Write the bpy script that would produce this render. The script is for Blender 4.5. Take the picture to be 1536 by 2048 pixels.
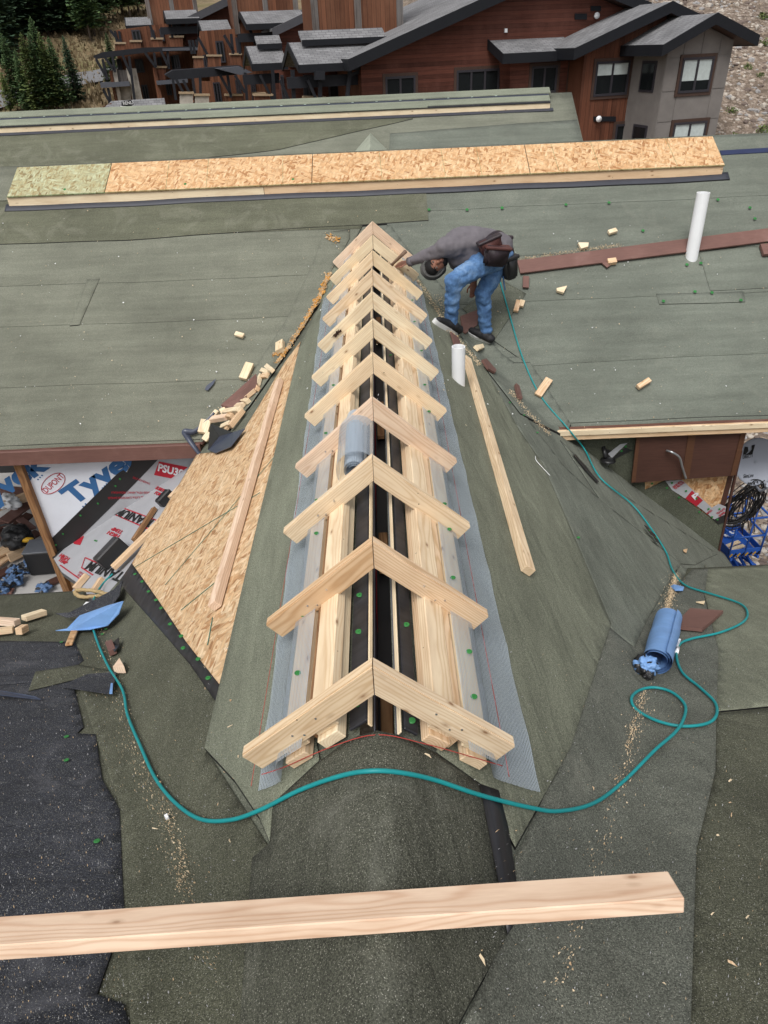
import bpy, bmesh, math, random
from mathutils import Vector, Matrix, noise
R = math.radians
random.seed(7)
for o in list(bpy.data.objects): bpy.data.objects.remove(o, do_unlink=True)
scene = bpy.context.scene
C = scene.collection

# ------------------------------------------------------------------ camera
CAM = Vector((.0705, 0, 1.481)); FOC = 1390.0
PITCH, ROLL, YAW = .5902, -.0462, -.012
FW = Vector((math.sin(YAW)*math.cos(PITCH), math.cos(YAW)*math.cos(PITCH), -math.sin(PITCH)))
r0 = Vector((math.cos(YAW), -math.sin(YAW), 0)); u0 = r0.cross(FW)
RT = r0*math.cos(ROLL) + u0*math.sin(ROLL); UP = u0*math.cos(ROLL) - r0*math.sin(ROLL)
cd = bpy.data.cameras.new('camera'); cam = bpy.data.objects.new('camera', cd); C.objects.link(cam)
cd.sensor_fit = 'VERTICAL'; cd.sensor_height = 36; cd.sensor_width = 36; cd.lens = FOC/2048*36
cd.clip_start = .05; cd.clip_end = 2000
cam.matrix_world = Matrix(((RT.x, UP.x, -FW.x, CAM.x), (RT.y, UP.y, -FW.y, CAM.y), (RT.z, UP.z, -FW.z, CAM.z), (0, 0, 0, 1)))
scene.camera = cam
scene.render.resolution_x = 768; scene.render.resolution_y = 1024

# ------------------------------------------------------------------ overcast daylight
world = bpy.data.worlds.new('World'); scene.world = world; world.use_nodes = True
wn = world.node_tree.nodes; wl = world.node_tree.links; wn.clear()
sky = wn.new('ShaderNodeTexSky'); sky.sky_type = 'NISHITA'; sky.sun_disc = False
SUN_EL, SUN_AZ = R(58), R(200)          # azimuth clockwise from +Y: high, behind the camera
sky.sun_elevation = SUN_EL; sky.sun_rotation = SUN_AZ; sky.air_density = 1.0; sky.dust_density = 4.0
hs = wn.new('ShaderNodeHueSaturation'); hs.inputs['Saturation'].default_value = .22
bg = wn.new('ShaderNodeBackground'); bg.inputs['Strength'].default_value = .12
wo = wn.new('ShaderNodeOutputWorld')
wl.new(sky.outputs[0], hs.inputs['Color']); wl.new(hs.outputs[0], bg.inputs[0]); wl.new(bg.outputs[0], wo.inputs[0])
sd = bpy.data.lights.new('sun', 'SUN'); sun = bpy.data.objects.new('sun', sd); C.objects.link(sun)
sd.energy = 1.5; sd.angle = R(26); sd.color = (1, .97, .93)
sdir = Vector((math.sin(SUN_AZ)*math.cos(SUN_EL), math.cos(SUN_AZ)*math.cos(SUN_EL), math.sin(SUN_EL)))
sun.rotation_euler = sdir.to_track_quat('Z', 'Y').to_euler(); sun.location = sdir*60
vs = scene.view_settings
vs.view_transform = 'Standard'; vs.look = 'None'; vs.gamma = 1; vs.use_curve_mapping = False; vs.exposure = 0.45

# ------------------------------------------------------------------ where a picture point lies in the place
def ray(x, y):
    d = FW*FOC + RT*(x-768) - UP*(y-1024); return d.normalized()
def hit(x, y, n, c):
    d = ray(x, y); n = Vector(n); return CAM + d*((c - n.dot(CAM))/n.dot(d))
def onY(x, y, Y): return hit(x, y, (0, 1, 0), Y)
def onZ(x, y, Z): return hit(x, y, (0, 0, 1), Z)
M_, PN, PF = .82, .43, .68          # roof pitches: link roof, near roof, main roof
def smax(a, b, e=.03): return .5*(a+b+math.sqrt((a-b)**2+e*e))
def und(X, Y):
    return .0035*math.sin(2.1*X+1.3*Y)+.0025*math.sin(3.7*Y-1.1*X+1)+.002*math.sin(5.3*X+.7*Y)
def H(X, Y):
    zc = -.25 - M_*math.sqrt(X*X+.0020)
    z = smax(zc, -.2745-PN*Y) if Y < 4.5 else (smax(zc, -.70+PF*(Y-7.2)) if Y > 5.9 else zc)
    return z + und(X, Y)
def HC(X, Y): return -.25 - M_*math.sqrt(X*X+.0020) + und(X, Y)      # the link roof alone
def HN(X, Y):
    e = .03
    return Vector((-(H(X+e, Y)-H(X-e, Y))/(2*e), -(H(X, Y+e)-H(X, Y-e))/(2*e), 1)).normalized()
def S(x, y, off=0.0):
    d = ray(x, y); t = .3; prev = t
    while t < 40:
        p = CAM + d*t
        if p.z < H(p.x, p.y)+off: break
        prev = t; t += .04
    a, b = prev, t
    for _ in range(24):
        m = (a+b)/2; p = CAM + d*m
        if p.z < H(p.x, p.y)+off: b = m
        else: a = m
    return CAM + d*((a+b)/2)
def P(x, y):
    p = S(x, y); return (p.x, p.y)

# ------------------------------------------------------------------ object helpers
def tag(o, label, cat, group=None, kind=None):
    o['label'] = label; o['category'] = cat
    if group: o['group'] = group
    if kind: o['kind'] = kind
    return o
def struct(o): o['kind'] = 'structure'; return o
def stuff(o): o['kind'] = 'stuff'; return o
def link(name, me, parent=None, M=None, mats=None):
    o = bpy.data.objects.new(name, me); C.objects.link(o)
    if parent is not None:
        o.parent = parent
        if M is not None: o.matrix_parent_inverse = Matrix.Identity(4)
    if M is not None:
        o.matrix_basis = (WM(parent).inverted() @ M) if parent is not None else M
    elif parent is not None:
        o.matrix_basis = WM(parent).inverted()
    return o
def WM(o):
    m = o.matrix_basis.copy()
    while o.parent is not None:
        o = o.parent; m = o.matrix_basis @ m
    return m
def empty(name, loc=(0, 0, 0), rz=0):
    o = bpy.data.objects.new(name, None); C.objects.link(o); o.empty_display_size = .1
    o.matrix_basis = Matrix.Translation(Vector(loc)) @ Matrix.Rotation(rz, 4, 'Z'); return o
def mesh(name, vs_, fs, mats, smooth=False, fmat=None):
    me = bpy.data.meshes.new(name); me.from_pydata([tuple(v) for v in vs_], [], fs)
    for m in (mats if isinstance(mats, (list, tuple)) else [mats]): me.materials.append(m)
    if fmat: 
        for p, i in zip(me.polygons, fmat): p.material_index = i
    if smooth: 
        for p in me.polygons: p.use_smooth = True
    me.update(); return me
def obj(name, vs_, fs, mats, parent=None, smooth=False, fmat=None, M=None):
    return link(name, mesh(name, vs_, fs, mats, smooth, fmat), parent, M)
def axes(o, x, z):
    """matrix with origin o, X axis along x, Z axis as close to z as it gets"""
    x = Vector(x).normalized(); z = Vector(z); y = z.cross(x).normalized(); z = x.cross(y)
    return Matrix(((x.x, y.x, z.x, o[0]), (x.y, y.y, z.y, o[1]), (x.z, y.z, z.z, o[2]), (0, 0, 0, 1)))
_bx = {}
def box_me(name, L, w, t, mat, bev=.003):
    k = (round(L, 3), round(w, 3), round(t, 3), mat.name, bev)
    if k in _bx: return _bx[k]
    bm = bmesh.new(); bmesh.ops.create_cube(bm, size=1)
    bmesh.ops.scale(bm, vec=(L, w, t), verts=bm.verts)
    if bev: bmesh.ops.bevel(bm, geom=bm.edges[:], offset=min(bev, t*.3, w*.3), segments=1, affect='EDGES')
    me = bpy.data.meshes.new(name); bm.to_mesh(me); bm.free(); me.materials.append(mat); _bx[k] = me; return me
def box(name, M, L, w, t, mat, parent=None, bev=.003):
    return link(name, box_me(name, L, w, t, mat, bev), parent, M)
def bar(name, a, b, w, t, mat, parent=None, up=(0, 0, 1), bev=.003, lift=0):
    """board from a to b, w across, t thick along up; a and b lie on its bottom face when lift=.5"""
    a, b = Vector(a), Vector(b); M = axes((a+b)/2, b-a, up)
    if lift: M = M @ Matrix.Translation((0, 0, t*lift))
    return box(name, M, (b-a).length, w, t, mat, parent, bev)
def prism_data(poly, off):
    """closed prism from a 3d polygon and an offset vector"""
    off = Vector(off); n = len(poly)
    v = [Vector(p) for p in poly] + [Vector(p)+off for p in poly]
    f = [list(range(n)), list(range(2*n-1, n-1, -1))] + [[i, i+n, (i+1) % n+n, (i+1) % n][::1] for i in range(n)]
    return v, f
def prism(name, poly, off, mat, parent=None):
    v, f = prism_data(poly, off)
    me = mesh(name, v, f, mat); bm = bmesh.new(); bm.from_mesh(me); bmesh.ops.recalc_face_normals(bm, faces=bm.faces); bm.to_mesh(me); bm.free()
    return link(name, me, parent)
def smooth_path(pts, n=6):
    pts = [Vector(p) for p in pts]; out = []
    for i in range(len(pts)-1):
        p0 = pts[max(i-1, 0)]; p1 = pts[i]; p2 = pts[i+1]; p3 = pts[min(i+2, len(pts)-1)]
        for k in range(n):
            t = k/n; out.append(.5*((2*p1)+(p2-p0)*t+(2*p0-5*p1+4*p2-p3)*t*t+(3*p1-p0-3*p2+p3)*t**3))
    out.append(pts[-1]); return out
def tube_data(pts, r, seg=8, caps=True):
    pts = [Vector(p) for p in pts]; vs_, fs = [], []
    rr = r if isinstance(r, (list, tuple)) else [r]*len(pts)
    t0 = (pts[1]-pts[0]).normalized(); nrm = t0.orthogonal().normalized()
    for i, p in enumerate(pts):
        t = (pts[min(i+1, len(pts)-1)]-pts[max(i-1, 0)]).normalized()
        nrm = (nrm - t*nrm.dot(t)); nrm = nrm.normalized() if nrm.length > 1e-6 else t.orthogonal().normalized()
        b = t.cross(nrm)
        for k in range(seg):
            a = 2*math.pi*k/seg; vs_.append(p + (nrm*math.cos(a)+b*math.sin(a))*rr[i])
    for i in range(len(pts)-1):
        for k in range(seg):
            k2 = (k+1) % seg; fs.append([i*seg+k, i*seg+k2, (i+1)*seg+k2, (i+1)*seg+k])
    if caps: fs.append(list(range(seg))[::-1]); fs.append([(len(pts)-1)*seg+k for k in range(seg)])
    return vs_, fs
def tube(name, pts, r, mat, parent=None, seg=8, caps=True, smooth=True):
    v, f = tube_data(pts, r, seg, caps); return obj(name, v, f, mat, parent, smooth)
def join(parts):
    V, F = [], []
    for v, f in parts:
        n = len(V); V += list(v); F += [[i+n for i in q] for q in f]
    return V, F
_fonts = {}
def text(body, size, M, mat, parent, name='lettering', sx=1.0, shear=0, bold=0.0):
    cu = bpy.data.curves.new(name, 'FONT'); cu.body = body; cu.size = size; cu.extrude = .0006; cu.shear = shear; cu.offset = bold
    cu.align_x = 'CENTER'; cu.align_y = 'CENTER'; cu.resolution_u = 3
    t = bpy.data.objects.new('tmp', cu); C.objects.link(t)
    dg = bpy.context.evaluated_depsgraph_get(); me = bpy.data.meshes.new_from_object(t.evaluated_get(dg))
    bpy.data.objects.remove(t, do_unlink=True); me.materials.clear(); me.materials.append(mat); me.name = name
    return link(name, me, parent, M @ Matrix.Diagonal((sx, 1, 1, 1)))

# ------------------------------------------------------------------ materials
def newmat(name):
    m = bpy.data.materials.new(name); m.use_nodes = True; nt = m.node_tree
    b = nt.nodes['Principled BSDF']; return m, nt, b
class NT:
    def __init__(s, nt): s.nt = nt
    def n(s, typ, **kw):
        x = s.nt.nodes.new(typ)
        for k, v in kw.items(): setattr(x, k, v)
        return x
    def l(s, a, b): s.nt.links.new(a, b)
    def coord(s, scale=(1, 1, 1), rot=(0, 0, 0), rnd=False, kind='Object'):
        tc = s.n('ShaderNodeTexCoord'); mp = s.n('ShaderNodeMapping', vector_type='TEXTURE')   # turns first, then stretches
        scale = tuple(1/q for q in scale)
        mp.inputs['Scale'].default_value = scale; mp.inputs['Rotation'].default_value = rot
        src = tc.outputs[kind]
        if rnd:
            oi = s.n('ShaderNodeObjectInfo'); mu = s.n('ShaderNodeMath', operation='MULTIPLY'); mu.inputs[1].default_value = 37.0
            s.l(oi.outputs['Random'], mu.inputs[0]); ad = s.n('ShaderNodeVectorMath', operation='ADD')
            s.l(src, ad.inputs[0]); s.l(mu.outputs[0], ad.inputs[1]); src = ad.outputs[0]
        s.l(src, mp.inputs['Vector']); return mp.outputs[0]
    def noise(s, vec, scale, detail=3, rough=.5, dist=0):
        x = s.n('ShaderNodeTexNoise'); x.inputs['Scale'].default_value = scale; x.inputs['Detail'].default_value = detail
        x.inputs['Roughness'].default_value = rough; x.inputs['Distortion'].default_value = dist
        if vec is not None: s.l(vec, x.inputs['Vector'])
        return x.outputs['Fac']
    def ramp(s, fac, stops, interp='LINEAR'):
        x = s.n('ShaderNodeValToRGB'); cr = x.color_ramp; cr.interpolation = interp
        while len(cr.elements) < len(stops): cr.elements.new(.5)
        for e, (p, c) in zip(cr.elements, stops):
            e.position = p; e.color = (c, c, c, 1) if not isinstance(c, (tuple, list)) else (*c, 1)
        s.l(fac, x.inputs[0]); return x.outputs[0]
    def mix(s, fac, a, b, mode='MIX'):
        x = s.n('ShaderNodeMix', data_type='RGBA', blend_type=mode)
        for sock, val in ((x.inputs[0], fac), (x.inputs[6], a), (x.inputs[7], b)):
            if isinstance(val, (int, float)): sock.default_value = val
            elif isinstance(val, (tuple, list)): sock.default_value = (*val, 1)
            else: s.l(val, sock)
        return x.outputs[2]
    def math(s, op, a, b=None):
        x = s.n('ShaderNodeMath', operation=op)
        for sock, val in ((x.inputs[0], a), (x.inputs[1], b)):
            if val is None: continue
            if isinstance(val, (int, float)): sock.default_value = val
            else: s.l(val, sock)
        return x.outputs[0]
    def bump(s, h, strength, dist, bsdf):
        x = s.n('ShaderNodeBump'); x.inputs['Strength'].default_value = strength; x.inputs['Distance'].default_value = dist
        s.l(h, x.inputs['Height']); s.l(x.outputs[0], bsdf.inputs['Normal'])
MAT = {}
def plain(name, col, rough=.7, metal=0, var=.12, scale=8, bump=0, spec=.3):
    if name in MAT: return MAT[name]
    m, nt, b = newmat(name); k = NT(nt); v = k.coord(rnd=True)
    f = k.noise(v, scale, 5, .6); c = k.ramp(f, [(.25, tuple(x*(1-var) for x in col)), (.75, tuple(min(1, x*(1+var)) for x in col))])
    k.l(c, b.inputs['Base Color']); b.inputs['Roughness'].default_value = rough; b.inputs['Metallic'].default_value = metal
    b.inputs['Specular IOR Level'].default_value = spec
    if bump: k.bump(k.noise(v, scale*6, 4), bump, .01, b)
    MAT[name] = m; return m
def membrane(name, col, speck=1.0, dust=.3, streak=(1, 1, 1), warm=(.34, .33, .27)):
    m, nt, b = newmat(name); k = NT(nt); v = k.coord()
    g = k.noise(v, 190, 2, .7)
    dk = tuple(x*(1-.55*speck) for x in col); br = tuple(x*(1+.75*speck) for x in col)
    c = k.ramp(g, [(.33, dk), (.5, col), (.68, br)])
    gs = k.noise(v, 330, 0, .5)                                  # pale granules
    c = k.mix(k.math('MULTIPLY', k.ramp(gs, [(.70, 0), (.78, 1)]), .55*speck), c, (.50, .49, .42))
    big = k.noise(v, 1.1, 5, .6); c = k.mix(1, c, k.ramp(big, [(.25, .80), (.75, 1.22)]), 'MULTIPLY')
    st = k.noise(k.coord(scale=streak), 2.2, 6, .65)
    c = k.mix(1, c, k.ramp(st, [(.3, .84), (.7, 1.16)]), 'MULTIPLY')
    sc = k.noise(k.coord(scale=(1.6, 1.6, 1.6), rot=(0, 0, .6)), 1.7, 9, .72, .8)
    c = k.mix(k.math('MULTIPLY', k.ramp(sc, [(.52, 0), (.8, 1)]), dust), c, warm)
    k.l(c, b.inputs['Base Color']); b.inputs['Roughness'].default_value = .93; b.inputs['Specular IOR Level'].default_value = .25
    wr_ = k.noise(k.coord(scale=tuple(.5+.5*q for q in streak), rot=(0, 0, .15)), 2.6, 4, .55, .6)
    b1 = k.n('ShaderNodeBump'); b1.inputs['Strength'].default_value = .5; b1.inputs['Distance'].default_value = .05; k.l(wr_, b1.inputs['Height'])
    b2 = k.n('ShaderNodeBump'); b2.inputs['Strength'].default_value = .55; b2.inputs['Distance'].default_value = .004; k.l(g, b2.inputs['Height'])
    k.l(b1.outputs[0], b2.inputs['Normal']); k.l(b2.outputs[0], b.inputs['Normal']); MAT[name] = m; return m
def wood(name, pale, dark, knot=(.20, .09, .035), ring=1.0, knots=.5):
    m, nt, b = newmat(name); k = NT(nt)
    v = k.coord(rnd=True)
    lf = k.noise(k.coord(scale=(1.3, 5, 5), rnd=True), 1.4, 2)
    sp = k.n('ShaderNodeSeparateXYZ'); k.l(v, sp.inputs[0])
    oi = k.n('ShaderNodeObjectInfo')
    y = k.math('ADD', k.math('FRACT', k.math('MULTIPLY', oi.outputs['Random'], 91.7)), -.5)
    tc = k.n('ShaderNodeTexCoord'); s2 = k.n('ShaderNodeSeparateXYZ'); k.l(tc.outputs['Object'], s2.inputs[0])
    yy = k.math('ADD', s2.outputs[1], k.math('MULTIPLY', y, .09)); zz = k.math('ADD', s2.outputs[2], .05)
    r = k.math('SQRT', k.math('ADD', k.math('MULTIPLY', yy, yy), k.math('MULTIPLY', zz, zz)))
    r = k.math('ADD', r, k.math('MULTIPLY', lf, .055))
    w = k.math('SINE', k.math('MULTIPLY', r, 620*ring)); w = k.math('MULTIPLY_ADD', w, .5); 
    w.node.inputs[2].default_value = .5
    fib = k.noise(k.coord(scale=(4, 120, 120), rnd=True), 2.0, 4, .6)
    f = k.math('ADD', k.math('MULTIPLY', k.math('POWER', w, 2.5), .55), k.math('MULTIPLY', fib, .45))
    c = k.ramp(f, [(.12, pale), (.85, dark)])
    tint = k.ramp(oi.outputs['Random'], [(0, (1.0, .93, .88)), (.35, (1, 1, .98)), (.7, (.98, .99, 1.0)), (1, (.93, .88, .80))])
    c = k.mix(1, c, tint, 'MULTIPLY')
    mot = k.noise(k.coord(scale=(2, 9, 9), rnd=True), 1.6, 4, .6)
    c = k.mix(1, c, k.ramp(mot, [(.3, (.86, .80, .74)), (.6, (1.04, 1.03, 1.0))]), 'MULTIPLY')
    vo = k.n('ShaderNodeTexVoronoi'); vo.inputs['Scale'].default_value = 1.0; k.l(k.coord(scale=(8, 17, 17), rnd=True), vo.inputs['Vector'])
    sc_ = k.n('ShaderNodeSeparateColor'); k.l(vo.outputs['Color'], sc_.inputs[0]); sel = k.math('LESS_THAN', sc_.outputs[0], .42)
    kn = k.ramp(vo.outputs['Distance'], [(.06, 1), (.11, .40), (.22, 0)])
    c = k.mix(k.math('MULTIPLY', k.math('MULTIPLY', kn, sel), knots*1.7), c, knot)
    v2 = k.n('ShaderNodeTexVoronoi'); v2.inputs['Scale'].default_value = 15.0; k.l(v, v2.inputs['Vector']); s3 = k.n('ShaderNodeSeparateColor'); k.l(v2.outputs['Color'], s3.inputs[0])
    dot = k.math('MULTIPLY', k.math('LESS_THAN', v2.outputs['Distance'], .055), k.math('LESS_THAN', s3.outputs[1], .22)); c = k.mix(k.math('MULTIPLY', dot, .8), c, (.06, .04, .025))
    k.l(c, b.inputs['Base Color']); b.inputs['Roughness'].default_value = .72; b.inputs['Specular IOR Level'].default_value = .25
    k.bump(f, .15, .002, b); MAT[name] = m; return m
def osb(name, tint=(1, 1, 1), rot=0.0, fl=42, aspect=.25):
    m, nt, b = newmat(name); k = NT(nt); c = None
    for i, (a, sc) in enumerate(((rot, 1.0), (rot+.55, 1.15), (rot-.5, .9), (rot+1.3, 1.2))):
        v = k.coord(scale=(fl*sc*aspect, fl*sc, fl*sc*.5), rot=(0, 0, a))
        # rotate first: object frame has X along the sheet
        wv = k.noise(v, .8, 2); vo = k.n('ShaderNodeTexVoronoi'); vo.inputs['Scale'].default_value = 1; vo.inputs['Randomness'].default_value = 1
        k.l(v, vo.inputs['Vector']); sp = k.n('ShaderNodeSeparateColor'); k.l(vo.outputs['Color'], sp.inputs[0])
        ci = k.ramp(sp.outputs[0], [(0, (.36, .20, .10)), (.12, (.52, .33, .18)), (.35, (.65, .47, .29)), (.75, (.72, .555, .37)), (1, (.78, .64, .46))])
        edge = k.ramp(vo.outputs['Distance'], [(.35, 1), (.75, .78)]); ci = k.mix(1, ci, edge, 'MULTIPLY')
        if c is None: c = ci
        else:
            msk = k.ramp(sp.outputs[1], [(.55, 0), (.58, 1)]); c = k.mix(msk, c, ci)
    fine = k.noise(k.coord(scale=(14, 90, 40), rot=(0, 0, rot)), 2, 3); c = k.mix(1, c, k.ramp(fine, [(.3, .86), (.7, 1.1)]), 'MULTIPLY')
    c = k.mix(1, c, tint, 'MULTIPLY')
    k.l(c, b.inputs['Base Color']); b.inputs['Roughness'].default_value = .75; b.inputs['Specular IOR Level'].default_value = .25
    k.bump(fine, .3, .003, b); MAT[name] = m; return m
def painted(name, col, var=.18, rough=.6, grain=(3, 60, 60), wear=None, rot=(0, 0, 0)):
    m, nt, b = newmat(name); k = NT(nt)
    f = k.noise(k.coord(scale=grain, rnd=True, rot=rot), 2, 5, .6); c = k.ramp(f, [(.25, tuple(x*(1-var) for x in col)), (.75, tuple(x*(1+var) for x in col))])
    g = k.noise(k.coord(rnd=True), 2.5, 6, .65); c = k.mix(1, c, k.ramp(g, [(.3, .85), (.7, 1.15)]), 'MULTIPLY')
    if wear: c = k.mix(k.math('MULTIPLY', k.ramp(g, [(.55, 0), (.75, 1)]), .7), c, wear)
    k.l(c, b.inputs['Base Color']); b.inputs['Roughness'].default_value = rough; b.inputs['Specular IOR Level'].default_value = .3
    k.bump(f, .2, .002, b); MAT[name] = m; return m

mem_mid = membrane('membrane_mid', (.105, .112, .085), .8, .18, (1, 5, 5))
mem_far = membrane('membrane_far', (.140, .145, .113), .55, .14, (.35, 4, 4))
mem_farR = membrane('membrane_far_right', (.122, .134, .111), .55, .16, (.35, 4, 4))
mem_fard = membrane('membrane_far_dark', (.098, .101, .070), .6, .35, (.35, 4, 4))
mem_light = membrane('membrane_light', (.150, .160, .118), .7, .06, (4, .5, 4))
mem_lightR = membrane('membrane_light_right', (.135, .142, .104), .75, .06, (4, .5, 4))
mem_slope = membrane('membrane_slope', (.118, .128, .104), .75, .12, (4, .5, 4))
mem_valley = membrane('membrane_valley', (.092, .097, .080), .95, .22, (3, 1, 3))
mem_dark = membrane('membrane_dark', (.066, .068, .047), 1.0, .16, (3, 1, 3), (.22, .21, .15))
mem_cap = membrane('membrane_cap', (.060, .062, .047), 1.0, .40, (5, .8, 5), (.20, .20, .17))
mem_black = membrane('membrane_black', (.028, .030, .037), 1.0, .6, (1.4, 3, 3), (.16, .16, .175))
edge_black = plain('bitumen_edge', (.012, .012, .013), .6)
tar = plain('black_underlayment', (.016, .016, .017), .42, spec=.5, scale=5)
tarM = painted('black_strip', (.022, .022, .025), .5, .38, (20, 2, 2))
lum = wood('lumber', (.74, .61, .45), (.60, .445, .29))
lum_pale = wood('lumber_pale', (.76, .66, .49), (.66, .52, .35))
lum_warm = wood('lumber_warm', (.70, .53, .37), (.54, .36, .21))
lum_pink = wood('lumber_pink', (.74, .60, .48), (.60, .43, .32), knots=.35)
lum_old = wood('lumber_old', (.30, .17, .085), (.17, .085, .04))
osb_m = osb('oriented_strand_board', (.90, .765, .63), R(0))
osb_s = osb('oriented_strand_board_slope', (.90, .83, .75), R(8), 46, .2)
osb_g = osb('oriented_strand_board_green', (.58, .73, .66), R(10))
brown = painted('brown_trim', (.150, .078, .064), .15, .6, wear=(.21, .13, .11))
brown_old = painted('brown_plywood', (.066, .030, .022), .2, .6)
green_cap = plain('green_plastic', (.028, .17, .04), .5, var=.25)
pvc = plain('white_pvc', (.78, .79, .80), .35, var=.05, scale=4)
steel = plain('galvanised_steel', (.42, .44, .46), .35, .8)
black_p = plain('black_plastic', (.014, .014, .015), .4, spec=.4)
# ------------------------------------------------------------------ roofs
CELL = .06
def clip(poly, ax, val, keep_less):
    out = []; n = len(poly)
    for i in range(n):
        a, b = poly[i], poly[(i+1) % n]
        ia = (a[ax] <= val) if keep_less else (a[ax] >= val); ib = (b[ax] <= val) if keep_less else (b[ax] >= val)
        if ia: out.append(a)
        if ia != ib:
            t = (val-a[ax])/(b[ax]-a[ax]); out.append((a[0]+(b[0]-a[0])*t, a[1]+(b[1]-a[1])*t))
    return out
def sheet(name, plan, layer, mat, parent, hf=H, thick=.006, edge=None, cell=CELL):
    """a flexible sheet that follows the roof: plan outline, laid over the surface"""
    off = .003*layer; V, F, key = [], [], {}
    def vid(p):
        k = (round(p[0], 4), round(p[1], 4))
        if k not in key: key[k] = len(V); V.append(Vector((p[0], p[1], hf(p[0], p[1])+off)))
        return key[k]
    xs = [p[0] for p in plan]; i0, i1 = math.floor(min(xs)/cell), math.ceil(max(xs)/cell)
    for i in range(i0, i1):
        col = clip(clip(plan, 0, i*cell, False), 0, (i+1)*cell, True)
        if len(col) < 3: continue
        ys = [p[1] for p in col]
        for j in range(math.floor(min(ys)/cell), math.ceil(max(ys)/cell)):
            q = clip(clip(col, 1, j*cell, False), 1, (j+1)*cell, True)
            if len(q) < 3: continue
            ids = []
            for p in q:
                t = vid(p)
                if not ids or ids[-1] != t: ids.append(t)
            if ids[0] == ids[-1]: ids.pop()
            if len(set(ids)) == len(ids) and len(ids) >= 3:
                a = sum(V[ids[s]].x*V[ids[(s+1) % len(ids)]].y-V[ids[(s+1) % len(ids)]].x*V[ids[s]].y for s in range(len(ids)))
                if abs(a) > 1e-8: F.append(ids if a > 0 else ids[::-1])
    if thick == .006: thick = max(.005, off+.004)
    ec = {}
    for f in F:
        for s in range(len(f)): ec[(f[s], f[(s+1) % len(f)])] = 1
    nf = len(F); low = {}
    for (a, b) in list(ec):
        if (b, a) in ec: continue
        for t in (a, b):
            if t not in low: low[t] = len(V); V.append(V[t]-Vector((0, 0, thick)))
        F.append([b, a, low[a], low[b]])
    me = mesh(name, V, F, [mat, edge or edge_black], False, [0]*nf+[1]*(len(F)-nf))
    for p in me.polygons[:nf]: p.use_smooth = True
    return link(name, me, parent)
def cap_nail(x, y, parent, p=None, n=None, r=.012):
    p = p or S(x, y, .012); n = n or HN(p.x, p.y)
    k = 'cap_%g' % r
    if k not in _bx:
        v, f = [], []
        for q, z in ((1, 0), (1, .0015), (.82, .003), (.28, .003), (.22, .0015), (0.01, .0045)):
            for s in range(12): v.append((q*r*math.cos(s*math.pi/6), q*r*math.sin(s*math.pi/6), z))
        for a in range(5):
            for s in range(12): f.append([a*12+s, a*12+(s+1) % 12, a*12+12+(s+1) % 12, a*12+12+s])
        f.append(list(range(60, 72)))
        _bx[k] = mesh('cap_nail', v, f, green_cap)
    return link('cap_nail', _bx[k], parent, axes(p, Vector((1, 0, 0)), n))

YE, YF = 4.499, 5.901                 # near eave, main-roof eave
def ZN(Y): return -.2745-PN*Y
def ZF(Y): return -.70+PF*(Y-7.2)
def XV(Y): return (-.25-ZN(Y))/M_ if Y < 5.5 else (-.25-ZF(Y))/M_   # half-width of the link roof at its valleys

# --- near cross roof, that the picture is taken from
near = tag(empty('cross_roof', (0, 0, -1)), 'dark felted roof slope in the foreground falling away from the camera on both sides', 'roof')
def nrect(x0, x1, y0, y1): return [(x0, y0), (x1, y0), (x1, y1), (x0, y1)]
sheet('deck', [(-9, -1.2), (-.02, -.5), (-.02, .0), (-XV(YE)-.12, YE), (-9, YE)], -1, mem_dark, near, thick=.05, edge=brown)
sheet('deck', [(9, -1.2), (9, YE), (XV(YE)+.12, YE), (.02, 0), (.02, -.5)], -1, mem_dark, near, thick=.05, edge=brown)
# --- link roof with the open ridge
linkr = tag(empty('link_roof', (0, 3, -1)), 'steep felted roof running away from the camera under the row of rafters', 'roof')
sheet('deck', [(.055, 1.42), (.055, 7.95), (XV(YF)-.0, YF+.1), (XV(YF)+.1, 6.05), (3.72, 6.05), (3.72, 4.2), (XV(4.2)+.1, 4.2), (.68, 1.0), (.055, .3)], -1, mem_slope, linkr, HC)
sheet('deck', [(-.055, 1.42), (-.055, .3), (-.68, 1.0), (-XV(4.2)-.1, 4.2), (-2.06, 4.42), (-1.78, 5.9), (-XV(YF), YF+.1), (-.055, 7.95)], -1, mem_mid, linkr, HC)
# --- main roof beyond
mainr = tag(empty('main_roof', (0, 7, -.8)), 'broad grey green felted roof slope behind the row of rafters', 'roof')
sheet('deck', [(-6.5, YF), (-1.70, YF), (-.02, 7.95), (-.02, 8.95), (-6.5, 8.95)], -1, mem_far, mainr, thick=.03, edge=brown)
sheet('deck', [(6.5, YF), (6.5, 8.95), (.02, 8.95), (.02, 7.95), (1.70, YF)], -1, mem_farR, mainr, thick=.03, edge=brown)

# near roof and valleys
V_ = P
black_edge = [V_(150, 1285), V_(168, 1322), V_(140, 1345), V_(152, 1390), V_(168, 1455), V_(155, 1468), V_(192, 1470), V_(205, 1560), V_(240, 1620), V_(246, 1760), V_(250, 1830), V_(195, 1990), V_(248, 2010), V_(262, 2060)]
sheet('membrane_sheet', [(-9, .2), (-9, 4.05), V_(0, 1283)] + black_edge + [(-.8, .3)], 2, mem_black, near)
sheet('membrane_sheet', [(-9, 3.2), V_(0, 1372), V_(80, 1366), V_(170, 1350), (-9, 3.28)], 3, mem_black, near)
sheet('membrane_patch', [V_(58, 1385), V_(72, 1346), V_(160, 1332), V_(235, 1345), V_(150, 1362)], 4, mem_dark, near)
sheet('membrane_sheet', [V_(1432, 1425), V_(1436, 1300), V_(1408, 1190), V_(1410, 1130), (3.1, 4.45), (9, 4.45), (9, 2.62), V_(1536, 1415)], 3, mem_lightR, near)
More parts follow.
